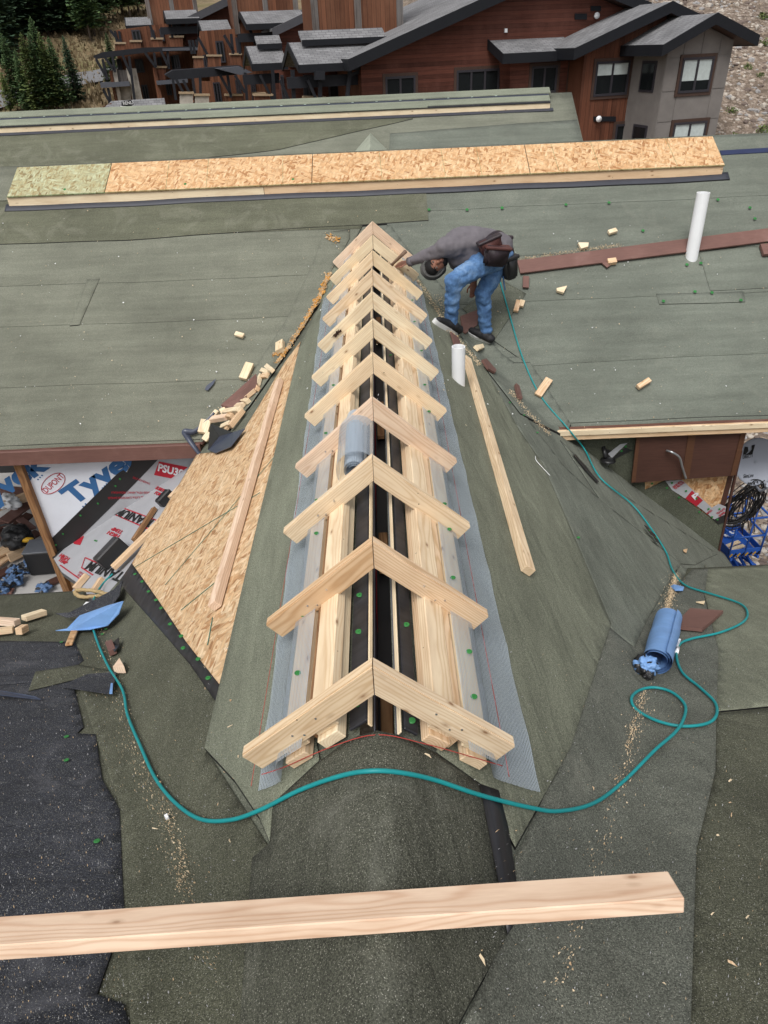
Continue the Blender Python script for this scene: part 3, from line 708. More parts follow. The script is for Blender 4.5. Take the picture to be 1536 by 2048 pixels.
tube('printed_oval', [cc+ux*math.cos(t)*.165+uy*math.sin(t)*.078 for t in [i*math.pi/16 for i in range(33)]], .004, red_m, wrap, 4)
for q in ((76, 959), (80, 955), (84, 951), (166, 1013), (171, 1008), (205, 976), (209, 972), (213, 968)): box('printed_mark', axes(onY(q[0], q[1], YW-.008), ux, (0, -1, 0)), .018, .014, .001, blue_print, wrap, 0)

# lower roof on the left, laid with printed grey underlayment
TN = Vector((-.62, 0, 1)).normalized()
def tp(x, y, h=0): return hit(x, y, TN, TN.dot(Vector((0, 0, -.722)))+h)
low = tag(empty('lower_roof', (-2.7, 5.2, -2.6)), 'lower roof laid with printed grey underlayment, left of the strand board slope', 'roof')
def tpoly(nm, pts, mat, h, par=low, th=.01): return prism(nm, [tp(x, y, h) for x, y in pts], TN*-th, mat, par)
def tz(X): return -.722+.62*X
_pl = [(-3.60, 6.015, tz(-3.60)), (-1.55, 6.015, tz(-1.55)), (-1.55, 4.05, tz(-1.55)), (-3.05, 4.05, tz(-3.05)), tuple(tp(156, 1166)), tuple(tp(123, 1143))]
prism('deck', [(a, b, c-.012) for a, b, c in _pl], (0, 0, -.05), tar, low)
ul = prism('underlayment', [(-3.60, 6.015, tz(-3.60)), (-1.55, 6.015, tz(-1.55)), (-1.55, 4.05, tz(-1.55)), (-3.05, 4.05, tz(-3.05)), tuple(tp(156, 1166)), tuple(tp(123, 1143))], (0, 0, -.01), titm, low)
tpoly('underlayment_strip', [(105, 1117), (153, 1072), (189, 1044), (200, 1020), (235, 949), (262, 962), (270, 945), (300, 915), (250, 915), (95, 1083)], tar, .012, low, .006)
upt = wp('underlayment_upturn', [(309, 922), (330, 900), (400, 895), (395, 935), (110, 1128), (104, 1112), (153, 1072), (189, 1044), (206, 1008), (235, 952), (262, 962)], titm, low, .009, .004)
wp('red_band', [(318, 923), (378, 935), (358, 960), (308, 950)], red_m, upt, .0125, .002)
tpoly('red_mark', [(143, 1078), (158, 1066), (168, 1073), (160, 1090), (148, 1088)], red_m, .003, ul, .002)
white_print = plain('white_print', (.62, .62, .64), .6)
def tt(body, x0, y0, x1, y1, size, mat, bold=.0): return wtext(body, x0, y0, x1, y1, size, mat, ul, 0, bold, 0, None, lambda x, y: tp(x, y, .0055))
wtext('PSU30', 316, 935, 366, 948, .12, white_print, upt, .0145, .004)
tt('TITANIUM', 316, 1050, 234, 1022, .13, black_print, .004)
tt('TITANIUM', 262, 1160, 176, 1129, .13, black_print, .004)
tt('HIGH', 238, 1073, 216, 1064, .055, red_m, .002); tt('TEMP', 245, 1065, 224, 1056, .055, red_m, .002)
tt('HIGH', 120, 1110, 137, 1119, .055, red_m, .002); tt('TEMP', 118, 1118, 133, 1127, .055, red_m, .002)
tt('SURFACE', 312, 975, 335, 985, .05, red_m, .002); tt('FOR USE', 310, 985, 332, 994, .05, red_m, .002)
wtext('UNDER METAL, ASPHALT, MECHANICALLY', 300, 985, 222, 985, .035, red_m, upt, .0145); wtext('TILE, SLATE & COMPOSITION SHINGLES', 290, 994, 216, 996, .035, red_m, upt, .0145)
wtext('SELF ADHERING', 266, 955, 300, 968, .035, red_m, upt, .0145); tt('FOR USE UNDER', 158, 1144, 176, 1154, .03, red_m); tt('TILE AND METAL', 155, 1149, 172, 1159, .03, red_m)
for a, b in (((236, 1012), (322, 1044)), ((232, 1030), (306, 1062)), ((170, 1115), (200, 1128)), ((163, 1135), (170, 1115)), ((163, 1135), (186, 1150)), ((120, 1130), (160, 1158))):
    A, B_ = tp(*a, .004), tp(*b, .004); bar('printed_line', A, B_, .012, .002, red_m, ul, TN, 0)
for q in ((238, 955), (286, 943), (266, 972), (222, 1000), (200, 1032), (190, 1081), (193, 1082), (145, 1066)): cap_nail(0, 0, low, tp(q[0], q[1], .008), TN, .011)
# lumber and black blocks on the lower roof
def tb(nm, a, b, w, t, h, mat, label, cat, grp=None):
    o = bar(nm, tp(*a, h), tp(*b, h), w, t, mat, None, TN); return tag(o, label, cat, grp)
tb('board', (226, 1136), (372, 992), .10, .038, .06, lum_warm, 'long orange brown board on the printed underlayment beside the boarded slope', 'lumber')
tb('board', (342, 996), (412, 920), .10, .038, .05, lum_warm, 'short orange brown board just under the end of the brown eave', 'lumber')
tb('board', (268, 1080), (309, 1017), .05, .04, .03, lum_old, 'narrow stick leaning by the inverted black lettering', 'lumber')
tb('board', (150, 1178), (174, 1150), .05, .05, .03, lum_warm, 'short stick at the lower edge of the printed underlayment, left one', 'lumber')
tb('board', (188, 1182), (204, 1158), .05, .05, .03, lum_warm, 'short stick at the lower edge of the printed underlayment, right one', 'lumber')
def block(nm, c_, dx, sz, mat, label, cat, n=TN, h=.0):
    M = axes(tp(*c_, sz[2]/2+h), dx, n); return tag(box(nm, M, *sz, mat, None, .012), label, cat)
block('vent_block', (222, 1106), Vector((.62, .75, .4)), (.27, .15, .14), tar, 'black box standing on the printed underlayment', 'vent box')
block('vent_block', (330, 996), Vector((.62, .75, .4)), (.16, .10, .09), tar, 'small black box between the two orange brown boards', 'vent box')

# right-hand gap
wr = tag(empty('wall', (2.9, 6.05, -3)), 'wall under the raw lumber eave on the right, partly brown plywood', 'wall')
prism('sheathing', [(1.2, YW+.01, -9.3), (3.56, YW+.01, -9.3), (3.56, YW+.01, ZF(YF)-.1), (1.2, YW+.01, ZF(YF)-.1)], (0, .1, 0), osb_m, wr)
prism('return_wall', [(3.56, YW+.0, -9.3), (3.56, YW+4, -9.3), (3.56, YW+4, -1.2), (3.56, YW+.0, ZF(YF)-.1)], (-.05, 0, 0), brown_old, wr)
mem_wall = membrane('membrane_wall', (.062, .068, .048), .7, .1)
wp('membrane_sheet', [(1095, 850), (1290, 845), (1290, 980), (1331, 961), (1346, 982), (1430, 1042), (1450, 1046), (1436, 1118), (1270, 1030)], mem_wall, wr, .012)
wp('membrane_sheet', [(1100, 868), (1280, 860), (1268, 900), (1200, 895), (1150, 885)], mem_wall, wr, .018)
wp('underlayment_strip', [(1205, 925), (1212, 898), (1232, 905), (1226, 917), (1250, 895), (1264, 900), (1230, 918)], tar, wr, .02)
wp('underlayment_strip', [(1216, 908), (1240, 889), (1255, 886), (1240, 900), (1224, 916)], titm, wr, .022)
wp('underlayment_strip', [(1427, 1040), (1449, 1030), (1448, 1044), (1437, 1049)], tar, wr, .022)
ts = wp('underlayment_strip', [(1331, 962), (1364, 960), (1424, 1016), (1438, 1008), (1452, 1014), (1449, 1031), (1430, 1040), (1400, 1016), (1344, 980)], titm, wr, .018)
wp('red_band', [(1371, 997), (1384, 981), (1406, 1001), (1393, 1013)], red_m, ts, .0205, .002)
wtext('P', 1386, 997, 1398, 989, .10, white_print, ts, .0225, .004)
for t, a, b in (('UNDER METAL', (1346, 975), (1364, 962)), ('TILE AND SLATE', (1349, 978), (1368, 965)), ('MICRO', (1414, 1028), (1424, 1020)), ('TILE SLATE', (1434, 1028), (1450, 1017)), ('CERTIFIED', (1438, 1033), (1450, 1024))):
    wtext(t, *a, *b, .035, red_m, ts, .0225, .001)
for q in ((1304, 967), (1334, 976), (1344, 966), (1372, 982), (1358, 995), (1393, 997), (1399, 1024), (1417, 1018), (1424, 1034), (1435, 1039), (1439, 1018), (1251, 893), (1243, 902)): cap_nail(0, 0, wr, onY(q[0], q[1], YW-.026), Vector((0, -1, 0)), .012)
pan = wp('plywood_panel', [(1276, 850), (1500, 838), (1471, 951), (1263, 966)], brown_old, wr, .09, .02)
batt = painted('brown_batten', (.085, .038, .02), .2)
for p4 in (((1276, 850), (1283, 850), (1271, 964), (1263, 965)), ((1381, 845), (1396, 844), (1378, 958), (1363, 959)), ((1489, 839), (1500, 838), (1471, 950), (1461, 952))): wp('batten', p4, batt, pan, .098, .006)
tube('bent_pipe', smooth_path([onY(1333, 901, YW-.11), onY(1345, 905, YW-.16), onY(1359, 915, YW-.15), onY(1365, 935, YW-.14), onY(1372, 957, YW-.13)]), .011, steel, pan, 8)
bar('trim', onY(1482, 900, YW-.012), onY(1436, 1106, YW-.012), .022, .03, brown_old, wr, (0, -1, 0))
# lamp-like fitting in the dark corner
ft_ = tag(empty('eave_fitting', onY(1215, 918, YW-.1)), 'small round black fitting hanging in the dark corner under the right eave', 'fitting')
c_ = onY(1216, 921, YW-.12)
tube('disc', [c_+Vector((0, 0, .012)), c_, c_-Vector((0, 0, .012))], [.03, .075, .05], black_p, ft_, 14)
tube('stem', [c_, c_-Vector((0, 0, .05))], .014, steel, ft_, 8); tube('arm', [c_+Vector((-.02, .02, .02)), c_+Vector((-.03, .1, .1))], .02, black_p, ft_, 8)

# ------------------------------------------------------------------ terrace and terrain
conc = plain('pale_concrete', (.38, .37, .36), .85, var=.12, scale=3, bump=.15)
terr = obj('terrace', *prism_data([(-9.5, 4.2, -4.0), (-3.5, 4.2, -4.0), (-3.5, 13, -4.0), (-9.5, 13, -4.0)], (0, 0, -.25)), conc); struct(terr)
wall_t = tag(prism('parapet_wall', [(-9.5, 9.75, -4), (-3.6, 9.75, -4), (-3.6, 9.75, -3.2), (-9.5, 9.75, -3.2)], (0, .15, 0), tar), 'low black wall behind the terrace, just under the brown eave', 'wall')
def sst(a, b, x): t = max(0, min(1, (x-a)/(b-a))); return t*t*(3-2*t)
def TZ(X, Y):
    l = -9.5 + 7.3*sst(22, 58, Y) + .19*max(0, Y-58)
    if X < -30: l += .10*max(0, (-X-30))*sst(40, 90, Y)
    r = -9.5 + .45*max(0, Y-22)
    k = sst(2, 13, X)
    return l*(1-k)+r*k + .35*noise.noise((X*.13, Y*.13, 0)) * sst(20, 40, Y) + .12*noise.noise((X*.6, Y*.6, 3))*sst(12, 25, Y)
def TS(x, y):
    d = ray(x, y); t = 12; 
    while t < 400:
        p = CAM+d*t
        if p.z < TZ(p.x, p.y): break
        t += .25
    return p
def ground_mat():
    m, nt, b = newmat('ground'); k = NT(nt); v = k.coord()
    g1 = k.noise(v, .7, 8, .7); grass = k.ramp(g1, [(.3, (.085, .068, .032)), (.5, (.17, .125, .07)), (.7, (.24, .18, .11))])
    g2 = k.noise(v, .09, 4); grass = k.mix(k.ramp(g2, [(.45, 0), (.65, 1)]), grass, (.10, .095, .028))
    vo = k.n('ShaderNodeTexVoronoi'); vo.inputs['Scale'].default_value = 5.5; k.l(v, vo.inputs['Vector'])
    sp = k.n('ShaderNodeSeparateColor'); k.l(vo.outputs['Color'], sp.inputs[0])
    st = k.ramp(sp.outputs[0], [(0, (.10, .075, .055)), (.4, (.19, .145, .11)), (.8, (.30, .24, .19)), (1, (.42, .37, .32))])
    dirt = k.mix(k.ramp(k.noise(v, 9, 5, .7), [(.45, 0), (.6, .9)]), st, (.11, .08, .058))
    dirt = k.mix(1, dirt, k.ramp(k.noise(v, .25, 4), [(.3, .8), (.7, 1.2)]), 'MULTIPLY')
    s = k.n('ShaderNodeSeparateXYZ'); k.l(v, s.inputs[0]); mk = k.ramp(k.math('MULTIPLY_ADD', s.outputs[0], .1), [(0, 0), (1, 1)]); 
    k.l(k.mix(mk, grass, dirt), b.inputs['Base Color']); b.inputs['Roughness'].default_value = .95
    k.bump(k.noise(v, 4, 6, .7), .6, .15, b); return m
gm = ground_mat()
V, Fc = [], []; nx, ny = 150, 170
gx = [-160+320*(i/nx) for i in range(nx+1)]; gy = [-20+ (320)*((j/ny)**1.5) for j in range(ny+1)]
for y in gy:
    for x in gx: V.append((x, y, TZ(x, y)))
for j in range(ny):
    for i in range(nx): Fc.append([j*(nx+1)+i, j*(nx+1)+i+1, (j+1)*(nx+1)+i+1, (j+1)*(nx+1)+i])
struct(obj('ground', V, Fc, gm, None, True))
rp = smooth_path([TS(x, y) for x, y in ((-70, 222), (-20, 210), (25, 198), (90, 180), (150, 166), (195, 157), (250, 146))], 8)
V, Fc = [], []
for i, p in enumerate(rp):
    t = (rp[min(i+1, len(rp)-1)]-rp[max(i-1, 0)]); sd_ = Vector((-t.y, t.x, 0)).normalized()
    for w in (-1.9, 0, 1.9): q = p+sd_*w; V.append((q.x, q.y, TZ(q.x, q.y)+.22))
for i in range(len(rp)-1):
    for w in (0, 1): Fc.append([i*3+w, i*3+w+1, (i+1)*3+w+1, (i+1)*3+w])
struct(obj('road', V, Fc, plain('grey_asphalt', (.15, .15, .155), .85, scale=2)))
# ------------------------------------------------------------------ things lying on the roofs
def plank(nm, A, B, w, t, mat, label, cat, lift=.012, grp=None, tilt=None, bev=.003):
    a, b = S(A[0], A[1], lift), S(B[0], B[1], lift); m = (a+b)/2; n = HN(m.x, m.y)
    if tilt: n = (n+Vector(tilt)).normalized()
    return tag(bar(nm, a, b, w, t, mat, None, n, bev, .5), label, cat, grp)
def wedge(nm, pts, t, mat, label, cat, lift=.012, grp=None):
    p = [S(x, y, lift) for x, y in pts]; n = HN(p[0].x, p[0].y); return tag(prism(nm, p, n*t, mat), label, cat, grp)
OC, OFF = 'offcut', 'wood offcuts on the roof'
plank('brown_board', (1037, 536), (1550, 470), .17, .022, brown, 'long brown painted board lying across the main roof behind the worker', 'lumber', .03)
plank('brown_offcut', (1052, 554), (1051, 577), .065, .02, brown, 'short brown piece below the left end of the long brown board', OC, .03, OFF)
plank('brown_offcut', (1202, 522), (1217, 535), .05, .02, brown, 'thin brown strip touching the lower edge of the long brown board', OC, .03, OFF)
plank('brown_offcut', (1214, 527), (1231, 525), .06, .045, lum_warm, 'wood block beside the thin brown strip below the long board', OC, .03, OFF)
plank('brown_offcut', (1521, 503), (1570, 500), .14, .04, brown, 'brown board stub with a bare wood end at the right edge of the picture', OC, .03, OFF)
wedge('wood_offcut', [(1155, 489), (1176, 489), (1175, 497), (1161, 501)], .03, lum_pale, 'pale wedge above the middle of the long brown board', OC, .03, OFF)
plank('wood_offcut', (1216, 468), (1232, 463), .05, .035, lum_pale, 'small pale block above the right half of the long brown board', OC, .03, OFF)
wedge('wood_offcut', [(1112, 580), (1133, 575), (1126, 589), (1113, 585)], .03, lum_pale, 'pale wedge on the roof between the hose and the long brown board', OC, .03, OFF)
plank('wood_offcut', (1037, 603), (1031, 625), .05, .03, lum_warm, 'brown sided stick close right of the hose below the worker', OC, .03, OFF)
plank('wood_offcut', (1045, 603), (1041, 615), .05, .03, lum_pale, 'small pale piece tight against the brown sided stick', OC, .03, OFF)
plank('wood_offcut', (1031, 774), (1037, 799), .045, .035, brown, 'short brown stick at the valley left of the hose', OC, .03, OFF)
plank('wood_offcut', (1098, 760), (1075, 793), .075, .03, lum_warm, 'flat wood piece touching the hose on the right roof', OC, .03, OFF)
plank('wood_offcut', (1274, 777), (1298, 762), .05, .04, lum_warm, 'wood stick with a brown side alone near the right eave', OC, .03, OFF)
wedge('brown_offcut', [(923, 662), (920, 634), (958, 620), (953, 652), (930, 668)], .015, brown, 'brown trapezoid board between the feet of the worker', OC, .03, OFF)
plank('brown_offcut', (907, 672), (918, 706), .10, .018, brown, 'brown board under the front shoe of the worker, behind the white pipe', OC, .03, OFF)
wedge('brown_offcut', [(962, 722), (970, 720), (990, 742), (988, 748), (974, 740)], .02, brown, 'brown sliver in the valley right of the short white pipe', OC, .03, OFF)
wedge('wood_offcut', [(946, 695), (962, 692), (965, 699), (954, 703)], .03, lum_pale, 'lumpy pale offcut right of the short white pipe', OC, .03, OFF)
plank('wood_offcut', (471, 669), (488, 674), .05, .03, lum_pale, 'single small pale block alone on the left part of the main roof', OC, .03, OFF)
# left valley heap
def cp_(cx, cy): return (360+cx/6.4, 690+cy/6.4)
heap = [((905, 255), (815, 455), .085, .045, lum_pale, 0, 'large pale block at the top of the left valley heap'),
        ((1300, -10), (1298, 100), .085, .05, lum_pale, 0, 'pale block highest in the left valley beside the orange foam'),
        ((1125, 285), (1200, 345), .045, .035, lum_pale, .03, 'upper of two tiny blocks near the top of the left valley heap'),
        ((1065, 335), (1150, 365), .045, .035, lum_pale, 0, 'lower of two tiny blocks near the top of the left valley heap'),
        ((1050, 405), (1020, 530), .04, .04, lum_pale, .0, 'pale stick lying downhill right of the brown heap board'),
        ((1070, 405), (1140, 400), .05, .03, lum_warm, .0, 'warm coloured chip right of the brown heap board'),
        ((990, 590), (870, 690), .055, .04, lum, .0, 'block lying under the right side of the brown heap board'),
        ((1000, 540), (1020, 580), .04, .04, lum_warm, 0, 'tiny warm cube at the right tip of the brown heap board'),
        ((810, 725), (890, 745), .05, .04, lum_pale, .0, 'little block right of the lower end of the brown heap board'),
        ((720, 800), (830, 790), .05, .04, lum, .0, 'block half under the lower end of the brown heap board'),
        ((530, 880), (600, 850), .07, .045, lum_pale, .03, 'knotted block below the left tip of the brown heap board'),
        ((595, 880), (790, 850), .06, .045, lum_pale, .05, 'long pale block across the top of the heap'),
        ((830, 860), (665, 1070), .05, .05, lum_warm, .01, 'long warm stick on the right edge of the heap'),
        ((425, 975), (620, 945), .06, .045, lum_pink, .04, 'pinkish block across the middle of the heap'),
        ((490, 860), (425, 940), .05, .04, lum_pale, .0, 'block on the upper left side of the heap'),
        ((345, 980), (300, 1145), .10, .045, lum_pale, .0, 'broad pale block at the left foot of the heap'),
        ((390, 1130), (320, 1230), .06, .04, lum_pale, .0, 'lowest pale block beside the black flap'),
        ((545, 1060), (650, 1010), .05, .03, lum_pale, .03, 'splintered block just above the black flap'),
        ((640, 935), (700, 940), .05, .05, lum_warm, .03, 'cube shaped offcut in the middle of the heap'),
        ((610, 1100), (640, 1020), .05, .03, lum_warm, .0, 'small block tucked behind the black flap')]
for a, b, w, t, m, lf, lab in heap: plank('wood_offcut', cp_(*a), cp_(*b), w, t, m, lab, OC, .024+lf, 'offcuts heaped in the left valley', (random.uniform(-.25, .25), random.uniform(-.25, .25), 0))
hb = [S(*cp_(*q), .075) for q in ((975, 365), (990, 520), (670, 805), (525, 765))]
tag(prism('brown_board', hb, (0, 0, -.022), brown), 'brown board lying on the heap of offcuts in the left valley', 'lumber')
# black flap and curled strap at the left eave corner
fl = tag(empty('membrane_flap', S(432, 880)), 'torn black membrane flap hanging at the left end of the brown eave', 'membrane')
def fan(nm, pts, mat, par): 
    n = len(pts); me = mesh(nm, pts, [list(range(n))], mat); o = link(nm, me, par); md = o.modifiers.new('solid', 'SOLIDIFY'); md.thickness = .006; return o
t0, t1, t2, t3, t4, t5 = [S(*cp_(*q), h) for q, h in (((395, 1010), .20), ((685, 1120), .06), ((835, 1075), .04), ((650, 1310), .05), ((460, 1390), .03), ((365, 1345), .03))]
mid = (t1+t5)/2+Vector((0, 0, .05))
fan('fold', [t0, mid, t5], tar, fl); fan('fold', [t0, t1, mid], tar, fl); blm = plain('blue_black_film', (.045, .055, .085), .35, spec=.5)
fan('flap', [mid, t1, t3, t4, t5], blm, fl); fan('flap', [t1, t2, t3], blm, fl)
def ribbon(nm, pts, w, mat, up, label, cat):
    pts = smooth_path(pts, 8); V, F = [], []
    for i, p in enumerate(pts):
        t = (pts[min(i+1, len(pts)-1)]-pts[max(i-1, 0)]).normalized(); s_ = Vector(up).cross(t).normalized(); ww = w*(.35+.65*math.sin(math.pi*min(1, max(.1, i/len(pts)))))
        V += [p-s_*ww, p+s_*ww]
    for i in range(len(pts)-1): F.append([2*i, 2*i+1, 2*i+3, 2*i+2])
    o = obj(nm, V, F, mat, None, True); md = o.modifiers.new('solid', 'SOLIDIFY'); md.thickness = .005; return tag(o, label, cat)
ribbon('membrane_strap', [S(*cp_(440, 870), .08), S(*cp_(300, 1020), .06), S(*cp_(180, 1110), .06), S(*cp_(60, 1110), .08), S(*cp_(110, 1200), .06), onY(*cp_(200, 1330), 5.84), onY(*cp_(330, 1500), 5.78)], .028, blm, (.5, -.8, .3), 'curled dark strap dangling over the brown eave at the left', 'strap')
wedge('membrane_scrap', [cp_(315, 570), cp_(345, 520), cp_(460, 435), cp_(430, 500), cp_(355, 585)], .004, blm, 'small dark blue film scrap alone on the left main roof', 'scrap', .03)
# loose two by fours on the slopes
plank('board', (563, 766), (436, 1218), .055, .05, lum_pink, 'long two by four lying down the strand boarded slope on the left', 'lumber', .016)
plank('board', (930, 722), (1050, 1148), .065, .05, lum, 'long two by four lying on the right slope below the short white pipe', 'lumber', .018)
# white vent pipes
def pipe(bx, by, ty, r, lean, label):
    b = S(bx, by, .0); top = onY(bx+lean, ty, b.y); h = top.z-b.z; t = empty('vent_pipe', b)
    V, F = [], []; sg = 24
    for rr, z in ((r, -.1), (r, h), (r-.006, h), (r-.006, h-.25)):
        for k in range(sg): V.append((b.x+(top.x-b.x)*max(0, z/h)+rr*math.cos(2*math.pi*k/sg), b.y+rr*math.sin(2*math.pi*k/sg), b.z+z))
    for a in range(3):
        for k in range(sg): F.append([a*sg+k, a*sg+(k+1) % sg, (a+1)*sg+(k+1) % sg, (a+1)*sg+k])
    tag(t, label, 'pipe', 'white vent pipes'); o = obj('pipe_wall', V, F, pvc, t, True); o.data.polygons.foreach_set('use_smooth', [True]*len(F))
    md = o.modifiers.new('es', 'EDGE_SPLIT'); md.split_angle = R(50)
    V, F = tube_data([b+Vector((0, 0, h-.24)), b+Vector((0, 0, h-.25))], r-.007, 16); obj('pipe_bore', V, F, tar, t)
    return t
pipe(1383, 514, 385, .064, 24, 'tall white plastic vent pipe on the right part of the main roof')
pipe(917, 766, 693, .053, 0, 'short white plastic vent pipe on the right slope by the worker')
# air hose over the roofs
hose_px = [(1000, 562), (1005, 580), (1022, 640), (1045, 715), (1080, 790), (1130, 850), (1170, 900), (1200, 955), (1260, 1005), (1290, 1040), (1330, 1100), (1345, 1140), (1370, 1170), (1420, 1187), (1478, 1206), (1495, 1225), (1485, 1245), (1440, 1265), (1385, 1277), (1360, 1288), (1353, 1312), (1365, 1345), (1400, 1375), (1430, 1405), (1432, 1432), (1410, 1448), (1360, 1452), (1310, 1440), (1272, 1418), (1263, 1396), (1280, 1380), (1310, 1375), (1345, 1385), (1370, 1410), (1367, 1438), (1350, 1465), (1310, 1500), (1250, 1560), (1190, 1605), (1120, 1622), (1060, 1615), (960, 1590), (870, 1560), (800, 1545), (740, 1542), (680, 1552), (600, 1580), (520, 1620), (460, 1640), (400, 1638), (350, 1605), (310, 1555), (280, 1490), (255, 1430), (245, 1380), (215, 1330), (190, 1270), (183, 1230), (188, 1198), (205, 1168), (225, 1148)]
hp = []
for i, (x, y) in enumerate(hose_px):
    lf = .027 if y > 600 else .035
    if 26 <= i <= 34: lf += .0
    if 34 <= i <= 36: lf += .016
    hp.append(S(x, y, lf))
    if (x, y) == (1130, 850): hp.append(onY(1148, 872, 5.84)+Vector((0, 0, .0)))
hp = smooth_path(hp, 6)
for p in hp:
    z = H(p.x, p.y)+.024
    if p.z < z and not 5.45 < p.y < 5.96: p.z = z
hose_m = plain('teal_rubber', (.012, .23, .24), .45, var=.12)
hs_ = tag(empty('air_hose', hp[0]), 'teal rubber air hose snaking over the roofs from the worker to the left', 'hose')
tube('hose', hp, .0072, hose_m, hs_, 10)
q = S(1356, 1295, .03); q2 = S(1353, 1306, .03); tube('coupling', [q, q2], .0105, pvc, hs_, 10)
for a, b in (((1292, 1052), (1304, 1070)), ((1306, 1066), (1317, 1086))):
    pa, pb = S(*a, .05), S(*b, .05); bar('black_tag', pa, pb, .05, .006, black_p, hs_, HN(pa.x, pa.y)); box('tag_window', axes((pa+pb)/2+HN(pa.x, pa.y)*.004, pb-pa, HN(pa.x, pa.y)), .02, .012, .002, green_cap, hs_, 0)
# blue roll with a twisted end, brown offcut and scraps on the right
bluef = painted('blue_release_film', (.16, .30, .56), .10, .45, (2, 14, 14))
rl = tag(empty('film_roll', S(1320, 1290)), 'roll of blue release film with a crumpled black end on the right valley', 'roll')
ra, rb = S(1335, 1262, .0), S(1311, 1352, .0); n_ = HN(1.55, 2.7); ra += n_*.085; rb += n_*.085
ax_ = (rb-ra).normalized(); e1 = n_-ax_*n_.dot(ax_); e1.normalize(); e2 = ax_.cross(e1)
V, F = [], []; NS = 60; LNG = (rb-ra).length
for j in range(13):
    f = j/12
    for k in range(NS+1):
        th = 2.35*2*math.pi*k/NS+2.2; rad = .083-.030*k/NS+.002*math.sin(th*3+j)
        V.append(ra+ax_*(LNG*f+.01*math.sin(th)) + (e1*math.sin(th)+e2*math.cos(th))*rad*(1+.03*math.sin(f*5)))
for j in range(12):
    for k in range(NS): F.append([j*(NS+1)+k, j*(NS+1)+k+1, (j+1)*(NS+1)+k+1, (j+1)*(NS+1)+k])
obj('rolled_sheet', V, F, bluef, rl, True)
def crumple(nm, c, r, mats, par, seed=0, sq=(1, 1, 1), lev=4, amp=.45):
    bm = bmesh.new(); bmesh.ops.create_icosphere(bm, subdivisions=lev, radius=1)
    for v in bm.verts:
        d = v.co.normalized(); f = 1+amp*.9*noise.noise(d*1.7+Vector((seed, 0, 0)))-amp*.7*(1-abs(noise.noise(d*2.8+Vector((0, seed, 0)))))**6+amp*.18*noise.noise(d*7+Vector((0, seed, 0)))
        v.co = Vector((d.x*sq[0], d.y*sq[1], d.z*sq[2]))*r*f
    for fc in bm.faces: fc.material_index = 1 if (len(mats) > 1 and noise.noise(fc.calc_center_median().normalized()*1.1+Vector((seed+5, 0, 1))) > .12) else 0; fc.smooth = True
    me = bpy.data.meshes.new(nm); bm.to_mesh(me); bm.free()
    for m in mats: me.materials.append(m)
    return link(nm, me, par, Matrix.Translation(c))
crumple('twisted_end', rb+ax_*.03-e1*.01-Vector((.05, 0, 0)), .062, [bluef, tar], rl, 2, (1, 1, .9))
crumple('twisted_end', rb+ax_*.08-e1*.03-Vector((.03, 0, .02)), .03, [tar], rl, 4)
wedge('brown_offcut', [(1347, 1258), (1380, 1222), (1446, 1227), (1404, 1264)], .022, brown, 'flat brown board piece beside the blue film roll', OC, .02, OFF)
def scrap(pts, mat, label, h=.02, lift=(0,), t=.003):
    p = [S(x, y, h+lift[i % len(lift)]) for i, (x, y) in enumerate(pts)]; o = fan('membrane_scrap', p, mat, None); return tag(o, label, 'scrap')
scrap([(1338, 1236), (1348, 1230), (1357, 1236), (1350, 1250), (1340, 1252)], tar, 'crumpled black scrap behind the top of the blue film roll', .03, (0, .03))
scrap([(1342, 1292), (1350, 1276), (1362, 1280), (1356, 1295)], pvc, 'small white tag beside the hose and the blue roll', .03, (0, .02))
scrap([(1341, 1174), (1347, 1170), (1352, 1176), (1368, 1175), (1366, 1182), (1350, 1182)], bluef, 'small blue and black scrap on the right valley above the roll', .02, (0, .02))
scrap([(1392, 1205), (1410, 1203), (1408, 1209)], lum_pale, 'pale wood splinter on the right valley above the brown board piece', .02)
scrap([(1366, 1100), (1374, 1098), (1372, 1106), (1368, 1104)], lum_warm, 'tan leaf like chip on the lower right slope', .02)
scrap([(1146, 910), (1150, 909), (1197, 964), (1194, 966), (1170, 940)], tar, 'black slit shaped scrap beside the hose on the right slope', .02)
p_ = [S(x, y, .025) for x, y in ((1071, 912), (1072, 920), (1085, 935), (1100, 951))]; tag(tube('string', smooth_path(p_), .0025, pvc, None, 5), 'short white string on the right slope', 'string')
# rolled wire mesh standing between the fourth and fifth pairs
mr = tag(empty('mesh_roll', deckP(-.12, 3.0, .08)), 'loose roll of grey wire mesh lying between two rafter pairs', 'mesh roll')
V = []; U = []; base = deckP(-.03, 2.84, .10); NK = 70
for j in range(9):
    row, ur = [], []
    for k in range(NK+1):
        th = 3.1*2*math.pi*k/NK; rad = .022+.036*k/NK
        row.append(base+Vector((0, .52*j/8, .02*j/8))+Vector((math.cos(th)*rad, 0, math.sin(th)*rad))); ur.append((th*rad, .52*j/8))
    V.append(row); U.append(ur)
link('rolled_mesh', uvmesh('rolled_mesh', V, U, wire_d), mr)
V, U = [], []
for j in range(9):
    row, ur = [], []
    for k in range(25):
        th = math.pi*(1.15-.95*k/24); row.append(base+Vector((.01, .02+.40*j/8, -.02))+Vector((math.cos(th)*.10, 0, math.sin(th)*.11))); ur.append((.13*th, .40*j/8))
    V.append(row); U.append(ur)
link('loose_turn', uvmesh('loose_turn', V, U, wire_m), mr)
